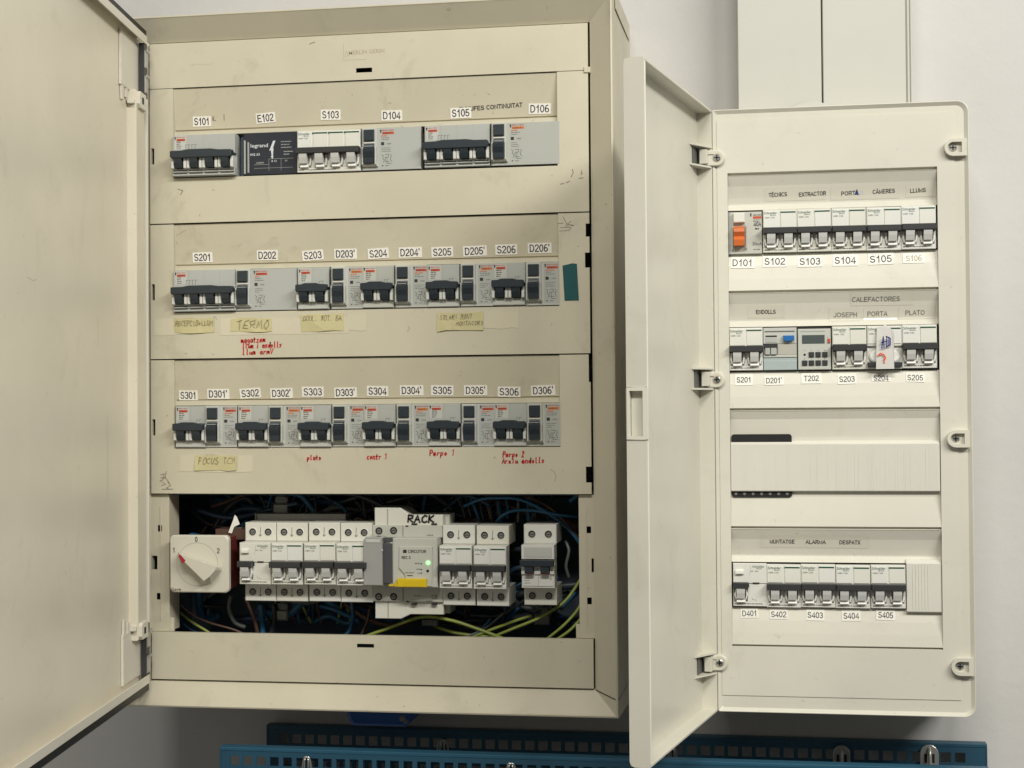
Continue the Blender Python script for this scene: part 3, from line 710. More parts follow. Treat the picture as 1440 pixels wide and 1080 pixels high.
rby = residual_block(70); place(rby, (X0(330.5, 1), 0, ZC[1]), 'grey residual current block with blank right side under sticker D202', G2)
xs2 = [(418, 465), (508.5, 555), (600, 647), (692, 739)]
for i, (a, c) in enumerate(xs2):
    place(g2, (X0(a, 1), -2, ZC[1]), f'grey two pole breaker with dark toggle under sticker S20{i+3}', G2)
    place(rbo if i % 2 == 0 else rb, (X0(c, 1), -1.2, ZC[1]), f"grey residual current block with black button under sticker D20{i+3}'", G2)
for i in range(6):
    a = [246, 334, 421, 511, 601.5, 694][i]; c = [288.5, 377, 466.5, 557, 648.5, 740.5][i]
    place(g2, (X0(a, 2), -2, ZC[2]), f'grey two pole breaker with dark toggle under sticker S30{i+1}', G3)
    place(rb if i % 2 == 0 else rbo, (X0(c, 2), -1.2, ZC[2]), f"grey residual current block with black button under sticker D30{i+1}'", G3)

# ------------------------------------------------------------------ open compartment
zc = P(450, 793, -3)[1]
# first unit of the white group: residual current breaker
def rcd(name_mt='white_plastic', terms=False):
    r = mk('residual_current_breaker', 'circuit breaker'); b = MB(); F = name_mt
    b.box(.25, 35.7, 0, 22, 1.4, 22.8, F, .6); b.box(.25, 35.7, .8, 22, -22.8, -18, F, .4); b.box(.25, 17, 5, 22, -18, 1.4, F); b.box(17, 35.7, .8, 22, -18, .9, F, .4)
    b.box(.25, 1.6, .8, 6, -18, -3, F, .3); b.box(15.6, 17.4, .8, 6, -18, -3, F, .3)
    b.text('Schneider', 27, 19.6, 2.2, -.1, 'print_green', w=12.5); b.text('Electric', 28, 17.4, 1.3, -.1, 'print_green', w=6); b.text('iID  40A', 23, 14.6, 1.3, -.1, 'ink_soft', w=8)
    b.stroke([(17.4, 10), (18.5, 14), (19, 20)], .3, -.1, 'grey_shade')
    b.box(21, 28, -.5, .2, 1.6, 2.7, 'ink'); tiny_lines(b, 2, -19.6, 30, 1, 1, .75, 'ink_soft', 1, .95)
    b.stroke([(20, -13.6), (20.6, -15.6), (25, -16.2)], .35, .7, 'ink_soft'); b.build('housing', r)
    b = MB(); b.xprism([(-3.2, 12), (-3.0, 14.6), (0, 16.8), (0, 11.4)], 3, 11.4, 'white_panel'); b.build('test_button', r)
    b = MB(); b.box(.4, 16.4, -9, 2, -3.4, 3, 'toggle_black', .7); b.build('toggle_bar', r)
    p = MB(); c = 8.6; p.xprism([(-8.4, -3.0), (-7.4, -8), (-5.2, -13.8), (5, -13.8), (5, -3.0)], c-4.6, c+4.2, 'lever_grey'); p.xprism([(-1.2, -13.9), (-3.6, -17.6), (-2.6, -18.2), (5, -18.2), (5, -13.9)], c-4.6, c+4.6, 'lever_pale')  # second, paler piece is the painted glint under the lever
    for sgn in (-1, 1): p.prism([(c+sgn*5-.6, -15.5), (c+sgn*5+.7, -15), (c+sgn*6.6+.7, -10), (c+sgn*5+.7, -4), (c+sgn*5-.6, -4), (c+sgn*6.6-.6, -10)], -3.2, 5, 'white_panel', .4)
    p.build('lever', r)
    if terms: arrow_terms(r, 36, 2)
    return r
GB = 'breakers on the open bottom rail'
rc = rcd(terms=True); place(rc, (P(336.5, 790, -4)[0], -4, zc), 'white residual current breaker, leftmost on the open bottom rail beside the rotary switch', GB)
wt = white_breaker(2, terminals=True)
for px, lab in ((381, 'white two pole breaker, first to the right of the leftmost bottom rail breaker'), (427, 'white two pole breaker in the middle of the bottom rail group'), (472.5, 'white two pole breaker left of the clear hinged cover on the bottom rail'),
                (617.5, 'white two pole breaker right of the green lamp module on the bottom rail'), (665.5, 'white two pole breaker, second to the right of the green lamp module')):
    place(wt, (P(px, 790, -4)[0], -4, zc - (0 if px < 600 else 2.2)), lab, GB)
# the last breaker, other make
xa, z_ = P(733, 795, 0); zl = P(757, 797, 0)[1]
r = thing('circuit_breaker', 'pale grey two pole breaker standing alone at the right end of the open bottom rail', 'circuit breaker', (xa, 0, zl), GB)
b = MB(); F = 'white_plastic'
b.box(.2, 35.6, 0, 22, 8, 23, F, .5); b.box(3, 33, -.5, 0, 10, 21, 'grey_light', .5); b.box(.2, 35.6, 2, 22, -23, -8, F, .4); b.box(2, 34, 1, 2.2, -21, -8, F, .4)
b.box(.2, 35.6, 6, 22, -8, 8, 'grey_light'); b.box(.2, 4, -1, 6, -8, 1, F, .3); b.box(14, 21, -1, 6, -8, 1, F, .3); b.box(31, 35.6, -1, 6, -8, 1, F, .3); b.box(17, 18.4, -1.2, -.9, -3, -2, 'ink')
tiny_lines(b, 3.5, -9.5, 8, 4, 2.6, .95, 'ink_soft', .6); b.box(31.5, 32.2, .9, 1.1, -14, -9, 'ink'); b.box(18, 18.3, .9, 1.2, -21, -8, 'ink_soft'); b.build('housing', r)
b = MB(); b.box(-.4, 36, -8, -2, 1, 7.6, 'toggle_dark', .8); b.box(4.5, 13.5, -6, 5, -6, 2, 'toggle_dark'); b.box(21.5, 30.5, -6, 5, -6, 2, 'toggle_dark'); b.box(4.5, 13.5, -5.5, 5, -7.4, -6, 'red_body'); b.box(21.5, 30.5, -5.5, 5, -7.4, -6, 'red_body'); b.build('toggle', r)
arrow_terms(r, 36, 2, F, arrows=False)
# recloser module
xa = P(512.5, 790, -4)[0]; xm = P(556, 790, -4)[0]; xr_ = P(615, 790, -4)[0]
r = wthing('recloser_module', 'grey automatic recloser with clear cover, green lamp and yellow tab, marked RACK', 'recloser', (xa, 0, zc-60), GB)
zt, zb = P(560, 756.5, -4)[1], P(560, 826, -4)[1]
b = MB(); b.box(xm-3, xr_, -4, 45, zb, zt, 'grey_light', 1); b.box(xa+3, xm-3, 14, 45, zb, zt, 'grey_light')
xx0, _ = P(523.5, 740, 15); xx1, _ = P(622, 740, 15); xmid, _ = P(566.5, 740, 15)
zt2 = P(560, 738.5, 15)[1]; zb2 = P(560, 846, 15)[1]; zt3 = P(545, 714, 18)[1]; zb3 = P(545, 870, 18)[1]
b.box(xx0, xmid-.4, 15, 60, zt-1, zt2, 'grey_light', .6); b.box(xmid+.2, xx1, 14.5, 60, zt-1, zt2, 'grey_light', .6)
b.box(xx0, xmid-.4, 15, 60, zb2, zb+1, 'grey_light', .6); b.box(xmid+.2, xx1, 14.5, 60, zb2, zb+1, 'grey_light', .6)
xs_ = P(545, 720, 18)[0]; xh = P(574, 725, 18)[0]; ztr = P(590, 724, 18)[1]; zbr = P(590, 864, 18)[1]
b.prism([(xx0+2, zt2-1), (xh, zt2-1), (xh+2, ztr), (xh-9, zt3), (xx0+2, zt3)], 18, 60, 'white_plastic', .6); b.box(xs_-.6, xs_+.6, 17.7, 19, zt2, zt3-1, 'grey_shade')
b.prism([(xx0+2, zb3), (xh-9, zb3), (xh+2, zbr), (xh, zb2+1), (xx0+2, zb2+1)], 18, 60, 'white_plastic', .6); b.box(xs_-.6, xs_+.6, 17.7, 19, zb3+1, zb2, 'grey_shade')
b.box(xh, xx1, 18.5, 60, zt2-1, ztr, 'white_plastic', .5); b.box(xh, xx1, 18.5, 60, zbr, zb2+1, 'white_plastic', .5)
b.box(xx1, xx1+5, 30, 60, zbr, ztr, 'grey_light', .5)
for px, py in ((582, 737), (610, 737), (582, 850), (610, 850)): x, z = P(px, py, 14); b.box(x-3, x+3, 13.9, 18.6, z-.6, z+.6, 'ink')
b.hand('RACK', P(573, 735, 18)[0], P(573, 734.5, 18)[1], 7.8, 1.8, 17.75, 'black', slant=.1, w=31, jit=.03)
tiny_lines(b, P(600, 755, 14)[0], P(600, 752, 14)[1], 13, 3, 2.4, 14.4, 'ink_soft', .9); x, z = P(611, 839, 14); b.text('CE', x, z, 4.4, 14.3, 'ink_soft', w=7); tiny_lines(b, P(582, 838, 14)[0], z+1, 10, 1, 2, 14.4, 'ink_soft', .9); tiny_lines(b, P(600, 845, 14)[0], z-4.5, 12, 1, 2, 14.4, 'ink_soft', .9)
b.box(P(570,740,14)[0], P(574,740,14)[0], 14.3, 14.6, P(570,741,14)[1], P(570,739,14)[1], 'ink'); b.box(P(570,740,14)[0], P(574,740,14)[0], 14.3, 14.6, P(570,847,14)[1], P(570,845,14)[1], 'ink')
# raised front with printed face
q = lambda px, py: P(px, py, -6)
b.prism([q(573, 824), q(607, 825), q(608, 769), q(561.5, 769), q(561, 798), q(569, 808)], -6, -3.5, 'grey_light', .4)
x, z = q(584, 775.5); b.sans('CIRCUTOR', x+2, z, 3.1, 'ink', w=20, y=-6.1, wt=.2); b.box(x-13.5, x-9.5, -6.1, -5.9, z-1.8, z+1.8, 'ink'); x, z = q(571, 784); b.sans('REC 3', x, z, 2.9, 'ink', w=10, y=-6.1, wt=.2)
for px, py, w2 in ((587, 792.5, 6), (589, 800.5, 5), (576, 805.5, 10), (589, 806, 3)): x, z = q(px, py); tiny_lines(b, x-w2/2, z+.5, w2, 1, 1, -6.05, 'ink_soft', 1, .99)
for px, py in ((592.5, 792.8), (592.5, 801), (592.5, 806)): x, z = q(px, py); b.box(x-.7, x+.7, -6.15, -6, z-.7, z+.7, 'ink')
x, z = q(576.5, 809.5); b.box(x-3, x+3, -6.15, -6, z-.5, z+.5, 'ink'); x, z = q(601.5, 803); b.disc(x, z, 1.6, -6.2, -5, 'black', 10)
b.build('housing', r)
b = MB(); x, z = q(602, 791.5); b.disc(x, z, 2.3, -7.4, -5.5, 'led_green', 12, .6); b.build('indicator_lamp', r)
b = MB(); x0, z0 = P(558.5, 825.5, -9); x1, z1 = P(600, 814, -9); b.box(x0, x1, -10, -5, z0, z1, 'yellow_plastic', .6)
for k in range(9): b.box(x0+8+k*2.4, x0+9+k*2.4, -10.3, -9.9, z0+1, z1-2, 'yellow_plastic', .1)
b.box(x0-10, x0, -6, -4, z0+.5, z0+2.4, 'yellow_plastic'); b.box(x0-3, x0+1, -8, -4, z0, z0+5, 'yellow_plastic', .3); b.build('locking_tab', r, label='yellow plastic tab')
b = MB(); zt4, zb4 = P(530, 755.5, -10)[1], P(530, 824, -10)[1]
b.prism([(xa, zb4), (xa+21, zb4), (xa+21, zt4-1), (xa+18, zt4), (xa+3, zt4), (xa, zt4-3)], -9, 12, 'smoke_cover', 1); b.box(xa+21, xm-3, -4.5, 12, zb4+2, zt4-7, 'smoke_dark', .8); b.box(xa+3, xa+19, -9.6, -9, zt4-6, zt4-2.4, 'grey_light', .3); b.box(xa+21.5, xa+33, -3, 3, zt4-6, zt4-1, 'smoke_dark', .5)
b.box(xm-6, xm+.5, -3.5, 14, zb4, zt4-6, 'grey_light', .5); b.disc(xa+21, zt4-14, 1.1, -9.5, -8.6, 'grey_light', 8); b.build('clear_cover', r, label='smoky see-through hinged cover')
for px, py in ((533, 746.5), (553.5, 746), (532.5, 839), (553.5, 839)):
    x, z = P(px, py, 15); p = MB(); p.disc(x, z, 4.0, 14.6, 15.4, 'black', 16); p.disc(x+.2, z-.2, 2.6, 14.3, 14.7, 'rail_grey', 12); p.box(x-1.8, x+2, 14.1, 14.4, z-.4, z+.3, 'black'); p.build('terminal_screw', r)

# rotary switch
x0, zt = P(238.5, 752.5, -12); x1, zb = P(321.5, 834, -12)
sw = wthing('rotary_switch', 'cream square rotary switch with a big red-tipped knob beside the white breakers', 'switch', ((x0+x1)/2, 0, zb))
def rrect(x0, x1, z0, z1, r, n=5):
    pts = []
    for cx, cz, a in ((x1-r, z0+r, -pi/2), (x1-r, z1-r, 0), (x0+r, z1-r, pi/2), (x0+r, z0+r, pi)):
        for i in range(n+1): t_ = a + pi/2*i/n; pts.append((cx + r*cos(t_), cz + r*sin(t_)))
    return pts
b = MB(); b.prism(rrect(x0, x1, zb, zt, 5), -12, -5, 'switch_cream', 1.2)
kx, kz = P(277.5, 793.5, -12)
for rr in (23.4,):
    n = 48
    vs = [(kx + (rr+d)*cos(2*pi*i/n), -12.12, kz + (rr+d)*sin(2*pi*i/n)) for d in (0, .5) for i in range(n)]
    b.add(vs, [(i, (i+1) % n, n+(i+1) % n, n+i) for i in range(n)], 'grey_shade')
for t_, px, py in (('0', 276, 758.5), ('1', 244.5, 773.5), ('2', 307, 774.5)): x, z = P(px, py, -12); b.sans(t_, x, z, 5.4, 'ink', y=-12.15, wt=.15)
x, z = P(247.5, 828.5, -12); b.text('Gave', x, z, 3.6, -12.15, 'red_body', w=12, rot=.03); b.build('face_plate', sw)
q = lambda px, py: P(px, py, -22)
b = MB()
A = [P(252, 781, -14), P(287, 823, -14), P(296, 821, -14), P(311, 802, -14), P(311, 798, -14), P(251, 777, -14)]
B_ = [q(253, 781), q(289, 816), q(297, 810), q(305, 801), q(306, 797), q(254, 779)]
n = 6; b.add([(p[0], -12.3, p[1]) for p in A] + [(p[0], -27, p[1]) for p in B_], [(i, (i+1) % n, n+(i+1) % n, n+i) for i in range(n)] + [tuple(n+i for i in range(n))], 'switch_cream')
b.add([(p[0], -27.4, p[1]) for p in (P(251, 781, -27), P(257.5, 793.5, -27), P(261, 788, -27), P(253, 779, -27))], [(0,1,2,3)], 'knob_red')
b.add([(P(250.5, 776, -20)[0], -20, P(250.5, 776, -20)[1]), (P(251, 783, -20)[0], -20, P(251, 783, -20)[1]), (P(257.5, 794, -27)[0], -27.3, P(257.5, 794, -27)[1]), (P(252, 779, -27)[0], -27.3, P(252, 779, -27)[1])], [(0,1,2,3)], 'knob_red')
b.build('knob', sw)
b = MB(); b.box(x0+6, P(334, 790, 30)[0], 24, 90, zb+4, P(300, 757, 30)[1], 'red_body', 1); b.box(x0+3, x1-3, -5, 24, zb+3, zt-3, 'red_body'); b.box(x0+40, x1+8, 22, 60, zt-8, zt+4, 'wire_brown', .6); b.build('switch_body', sw, label='dull red switch body')
x, z = P(332, 748, 30); b = MB(); b.prism([(x-6, z-6), (x+6, z-6), (x+6, z+5), (x-6, z+5)], 30, 34, 'rail_grey', .6); b.disc(x, z, 2, 29.8, 31, 'black', 10); b.build('terminal_lug', sw)
b = MB(); pts = [P(*a, 20) for a in ((321, 749), (326, 750), (329, 741), (337, 737), (333, 727), (330, 724), (328, 731))]; b.prism(pts, 20, 20.5, 'sticker'); tag(b.build('paper_tag', org=(0, 0, 0)), 'small torn white paper tag sticking up behind the rotary switch', 'tag')

# cover rail and cable glands behind
x0, z0 = P(358, 722, 45); x1, z1 = P(486, 738, 45)
b = MB(); b.box(x0, x1, 45, 90, z1-4, z0, 'rail_grey', .6); b.box(x0+2, x0+3, 44.8, 46, z1, z0, 'ink'); tag(b.build('cable_duct', org=(x0, 45, z0)), 'grey strip of cable duct behind the white breakers', 'cable duct')
for px, py, r_, lab in ((394, 712, 9, 'grey cable connector poking up behind the grey duct'), (396, 862, 7, 'small grey connector hanging under the white breakers'), (762, 868, 9, 'dark grey connector under the lone right-hand breaker')):
    x, z = P(px, py, 60); b = MB(); b.box(x-r_, x+r_, 60, 80, z-9, z+3, 'rail_grey', 1.5); b.disc(x, z+6, r_*.9, 64, 76, 'wire_grey', 12, 1); b.box(x-r_*.6, x+r_*.7, 59, 61, z+9, z+11, 'wire_grey', .4); tag(b.build('cable_connector', org=(x, 60, z-9)), lab, 'connector', 'connectors in the open compartment')

# wires
def wire(px, r, mt, lab):
    pts = [];
    for a in px: x, z = P(a[0], a[1], a[2]); pts.append((x, a[2], z))
    b = MB(); b.tube(pts, r, mt); o = b.build('wire', org=pts[0]); tag(o, lab, 'wire', 'wires inside the open compartment')
wire([(500,900,40),(545,884,36),(592,868,30),(632,872,30),(670,884,30),(712,900,34)], 2.0, 'wire_earth', 'bright yellow-green earth wire arching under the recloser module')
wire([(660,898,50),(695,884,45),(728,872,42),(748,866,42)], 1.8, 'wire_earth', 'yellow-green wire rising to the connector under the lone breaker')
wire([(690,897,44),(722,884,40),(760,868,40),(795,845,50),(818,812,60)], 1.8, 'wire_earth', 'long yellow-green wire sweeping up to the right upright')
wire([(770,898,40),(792,880,40),(812,858,44),(822,836,50)], 1.7, 'wire_earth', 'yellow-green wire in the bottom right corner of the compartment')
wire([(782,900,30),(802,886,30),(818,868,34),(826,850,40)], 1.7, 'wire_earth', 'outermost yellow-green wire in the bottom right corner')
wire([(236,838,50),(252,860,46),(272,876,40),(294,890,40),(310,905,40)], 1.7, 'wire_earth', 'yellow-green wire curving below the rotary switch')
wire([(244,838,44),(262,858,40),(290,874,38),(330,886,40),(360,900,40)], 1.4, 'wire_brown', 'brown wire curving below the rotary switch')
wire([(232,842,60),(246,866,56),(264,882,50),(284,894,50)], 1.6, 'wire_blue', 'blue wire curving below the rotary switch')
wire([(652,712,60),(676,702,55),(700,700,50),(730,702,50),(765,718,50),(800,745,55),(822,775,60)], 1.9, 'wire_blue', 'blue wire arching over the right-hand breakers')
wire([(692,745,60),(704,727,52),(722,718,50),(752,718,50),(785,724,52),(815,727,60)], 1.9, 'wire_blue', 'second blue wire over the right-hand breakers')
wire([(700,705,70),(702,715,66),(704,726,62),(704,745,60)], 1.7, 'wire_blue', 'short upright blue wire above the right-hand breakers')
wire([(712,702,70),(714,714,66),(713,730,62)], 1.5, 'wire_blue', 'second upright blue wire above the right-hand breakers')
wire([(728,700,70),(729,715,66),(728,735,62)], 1.6, 'wire_grey', 'grey wire above the gap between the breakers')
wire([(742,698,60),(770,712,55),(795,735,55),(820,765,60)], 2.0, 'wire_brown', 'brown grey cable behind the blue wires at the right')
wire([(460,702,80),(480,712,76),(494,730,72),(500,755,70)], 2.0, 'wire_blue', 'dark blue wire at the top centre of the compartment')
wire([(496,738,60),(500,730,58),(508,730,58),(512,738,58)], 1.8, 'wire_brown', 'small brown loop left of the recloser')
wire([(494,845,60),(496,865,60),(492,885,62),(480,900,64)], 2.2, 'wire_blue', 'blue wire hanging below the white breakers')
wire([(520,855,60),(516,875,58),(508,893,58)], 1.6, 'wire_brown', 'brown wire hanging left of the recloser')
wire([(345,840,55),(352,856,50),(358,872,50),(362,890,54)], 2.2, 'wire_brown', 'brown wire hanging under the leftmost white breaker')
wire([(366,850,60),(368,870,60),(370,895,62)], 3.4, 'wire_blue', 'thick blue cable under the leftmost white breakers')
wire([(384,850,60),(386,872,60),(380,895,62)], 3.0, 'wire_black', 'thick black cable beside the thick blue cable')
wire([(325,838,60),(322,855,58),(330,875,58),(345,882,60)], 2.6, 'wire_grey', 'grey cable looping below the red switch body')
wire([(240,700,90),(262,712,84),(290,735,80),(320,742,80)], 3, 'wire_black', 'black cable above the rotary switch')
wire([(300,745,80),(320,715,80),(345,700,84),(365,720,86)], 4, 'wire_black', 'thick black cable looping at the top left of the compartment')
wire([(690,870,60),(678,884,56),(664,900,56)], 1.8, 'wire_blue', 'blue wire slanting down under the right-hand breakers')
wire([(708,862,60),(690,878,56),(670,890,56),(640,900,60)], 1.6, 'wire_grey', 'grey wire slanting down under the right-hand breakers')
wire([(560,703,90),(590,712,88),(625,700,88)], 4, 'wire_black', 'thick black cable behind the RACK module')
wire([(795,760,70),(800,775,66),(796,795,66),(800,812,70)], 1.8, 'wire_grey', 'grey wire loop near the right upright')
wire([(610,880,60),(640,890,58),(690,896,58)], 2.0, 'wire_earth', 'dim yellow-green wire lying along the bottom edge')
b = MB()
for k in range(85):
    x0_ = random.uniform(0, 445); top = random.random() < .55; z0_ = random.uniform(-196, -158) if top else random.uniform(-300, -262); y0_ = random.uniform(62, 108)
    pts_ = [(x0_, y0_, z0_)]; dx = random.choice([-1, 1]) * random.uniform(18, 42)
    for j in range(3): pts_.append((max(-4, min(447, pts_[-1][0] + dx)), y0_ + random.uniform(-8, 8), max(-302, min(-153, pts_[-1][2] + random.uniform(-26, 26)))))
    b.tube(pts_, random.choice([2.2, 2.6, 3.2, 4.6]), random.choice(['wire_blue', 'wire_blue', 'wire_navy', 'wire_navy', 'wire_black', 'wire_black', 'wire_grey', 'wire_brown']), n=6)
for k in range(26):
    x0_ = random.uniform(70, 440); b.tube([(x0_, 70, -190), (x0_ + random.uniform(-4, 4), 68, -175), (x0_ + random.uniform(-14, 14), 74, -152)], random.choice([1.7, 2.0]), random.choice(['wire_blue', 'wire_black', 'wire_navy', 'wire_brown']), n=6)
    x0_ = random.uniform(70, 440); b.tube([(x0_, 66, -245), (x0_ + random.uniform(-4, 4), 66, -268), (x0_ + random.uniform(-16, 16), 74, -302)], random.choice([1.7, 2.0]), random.choice(['wire_blue', 'wire_black', 'wire_navy', 'wire_brown', 'wire_earth']), n=6)
o = b.build('wire_tangle', org=(219, 90, -300)); tag(o, 'tangle of dark blue, black and brown wires filling the back of the open compartment', 'wires'); o['kind'] = 'stuff'
x, z = P(604, 876, 50); b = MB(); b.box(x-9, x+9, 50, 60, z-3.5, z+3.5, 'rail_grey', .8); b.box(x-7, x+6, 49.8, 50.2, z, z+1.4, 'wire_grey'); tag(b.build('wire_clamp', org=(x, 50, z)), 'small grey wire clamp under the recloser', 'clamp')

# ================================================================== RIGHT DISTRIBUTION BOARD
YF = 28.7; RX0, RX1, RB, RTp = 595.7, 860.7, -381.7, 260.3
brd = wthing('distribution_board', 'ivory plastic distribution board on the right with its narrow door swung open', 'distribution board', (728, 163, -381.7))
def rr_loop(d, y, r):
    pts = []; x0, x1, z0, z1 = RX0-d, RX1+d, RB-d, RTp+d; rl = 2.0
    for cx, cz, a, q in ((x1-r, z0+r, -pi/2, r), (x1-r, z1-r, 0, r), (x0+rl, z1-rl, pi/2, rl), (x0+rl, z0+rl, pi, rl)):
        for i in range(7): t_ = a + pi/2*i/6; pts.append((cx + q*cos(t_), y, cz + q*sin(t_)))
    return pts
lp = [rr_loop(-4.6, YF, 8.5), rr_loop(-.9, YF-3.0, 11), rr_loop(-.3, YF-2.8, 11.5), rr_loop(0, YF-1.8, 12), rr_loop(0, YF+16, 12), rr_loop(-1.2, YF+16.3, 11), rr_loop(-1.2, YF+18.5, 11), rr_loop(.5, YF+19, 12), rr_loop(2.5, WY, 13)]
b = MB(); n = len(lp[0]); vs = [p for l in lp for p in l]
for k in range(len(lp)-1): b.add(lp[k] + lp[k+1], [(i, n+i, n+(i+1) % n, (i+1) % n) for i in range(n)], 'ivory_plastic', True)
# front flange ring down to the raised inner cover
PX0, PX1 = 601.0, 845.5; PB, PT = P(1180, 980, YF)[1], P(1180, 164, YF)[1]
b.add(rr_loop(-1.6, YF, 10.5), [tuple(range(n))], 'ivory_plastic') if False else None
ip = rrect(PX0, PX1, PB, PT, 6, 6)
b.add(rr_loop(-4.6, YF, 8.5) + [(p[0], YF, p[1]) for p in ip], [(i, (i+1) % n, n+(i+1) % n, n+i) for i in range(n)], 'ivory_plastic')
b.add([(p[0], YF, p[1]) for p in ip] + [(p[0], YF+1.8, p[1]) for p in ip], [(i, (i+1) % n, n+(i+1) % n, n+i) for i in range(n)], 'ivory_plastic')
b.build('housing', brd)
SX0, SX1 = 611.4, 828.4
SS = [192.3, 66.2, -59.1, -184.7, -310.1]
YC = YF + .9
cov = MB()
i2 = [(PX0+1.1, PX1-1.1, PB+1.1, PT-1.1)]
x0, x1, z0, z1 = i2[0]
cov.sheet(PX0-.6, PX1+.6, PB-.6, PT+.6, YF-.9, 1.4, [(SX0, SX1, SS[4]-2.6, SS[0])], 'ivory_plate')
DT_ = [(151.7, 106.4), (26.7, -19.6), (-100.5, -141), (-224.1, -271.2)]
def rprof(i):
    zt, zb = SS[i], SS[i+1]; dt, db = DT_[i]
    A = [(YF-.9, zt), (YF+3.4, zt-.2), (YF+3.4, zt-2.1), (YF-1.0, zt-3.1), (YF-.3, zt-3.9), (YF+4.5, zt-14), (YF+8.2, zt-26), (YF+9.6, dt+8.5), (YF+9.6, dt+7.2), (YF+5.2, dt+.9)]
    B_ = [(YF+6.8, db-.9), (YF+3.4, db-14), (YF+.9, zb+12), (YF-.9, zb)]
    return A, B_
for i in range(4):
    A, B_ = rprof(i)
    if i == 2: continue
    for pr in (A, B_):
        vs = [(x, p[0], p[1]) for x in (SX0, SX1) for p in pr]; k = len(pr)
        cov.add(vs, [(j, j+1, k+j+1, k+j) for j in range(k-1)], 'ivory_plate')
    zt, zb = SS[i], SS[i+1]; dt, db = DT_[i]
    for x in (SX0+.12, SX1-.12):
        cov.poly([(x, YF, zt)] + [(x, p[0], p[1]) for p in A[1:]] + [(x, YF, dt+.9)], 'ivory_plate')
        cov.poly([(x, YF, db-.9)] + [(x, p[0], p[1]) for p in B_], 'ivory_plate')
    cov.poly([(SX0, YF+5.2, dt+.9), (SX0, YF+20, dt+.9), (SX1, YF+20, dt+.9), (SX1, YF+5.2, dt+.9)], 'ivory_plate')
    cov.poly([(SX0, YF+6.8, db-.9), (SX0, YF+20, db-.9), (SX1, YF+20, db-.9), (SX1, YF+6.8, db-.9)], 'ivory_plate')
# third section: closed, with a rounded slot peeping out at the left behind the blank cover
A, B_ = rprof(2); zt, zb = SS[2], SS[3]; dt, db = P(1170, 620, YF)[1], P(1170, 691, YF)[1]
pr = [(YF-.9, zt), (YF+3.4, zt-.2), (YF+3.4, zt-2.1), (YF-1.0, zt-3.1), (YF-.3, zt-3.9), (YF+3, zt-12), (YF+5, dt+4), (YF+5, (dt+db)/2), (YF+4, db-6), (YF+.9, zb+12), (YF-.9, zb)]
k = len(pr); cov.add([(x, p[0], p[1]) for x in (SX0, SX1) for p in pr], [(j, j+1, k+j+1, k+j) for j in range(k-1)], 'ivory_plate')
for x in (SX0+.12, SX1-.12): cov.poly([(x, YF, zt)] + [(x, p[0], p[1]) for p in pr[1:]], 'ivory_plate')
zb = SS[4]; pr = [(YF-.9, zb), (YF+3.4, zb-.2), (YF+3.4, zb-1.7), (YF-.9, zb-2.6)]
cov.add([(x, p[0], p[1]) for x in (SX0, SX1) for p in pr], [(j, j+1, 5+j, 4+j) for j in range(3)], 'ivory_plate')
cover = cov.build('cover_panel', brd)
b = MB(); b.box(SX0-4, SX1+4, 52, 60, SS[4], SS[0], 'inside_shade'); b.build('inner_plate', brd)
# blank cover plate with fine ribs and a black block painting the open slots' shade behind it
b = MB()
xa, xb = P(1028, 655, YF)[0], P(1321.5, 655, YF)[0]; sx1 = P(1113.5, 620, YF)[0]
b.prism(rrect(xa+.6, sx1, db-6.2, dt+7.4, 3, 4), YF+2.0, YF+7, 'black')
for k in range(7): x, z = P(1035+k*12, 693.5, YF+3); b.disc(x, z-.6, 1.6, YF+1.7, YF+2.1, 'rail_grey', 8)
b.build('shaded_slot', brd)
b = MB(); b.xprism([(YF+8, dt), (YF+3.4, dt), (YF-1.2, dt-3.4), (YF-1.2, db+.8), (YF-.4, db), (YF+8, db)], xa, xb, 'ivory_ribbed')
k = 0; x = xa+2
while x < xb-2:
    b.box(x, x+.6, YF-1.2-random.choice([.08,.15,.28]), YF-1.1, db+1.4, dt-3.8, 'ivory_ribbed'); x += random.choice([1.9, 2.3, 2.9])
b.build('blank_cover', brd)
# relief: faint raised strip and line on the right border
b = MB(); xr = P(1338, 500, YF)[0]
for z0, z1 in ((-340, 200),): b.box(xr-6.6, xr-6.2, YF-.35, YF, z0, z1, 'ivory_plate')
for k in range(3): x, z = P(1338, 850+k*7, YF); b.box(x-3.5, x+3.5, YF-.3, YF, z-.3, z+.3, 'ivory_plate')
x, z = P(1335, 302, YF); b.box(x-5, x+4, YF-.3, YF, z-.3, z+.3, 'ivory_plate')
b.build('moulded_marks', brd)

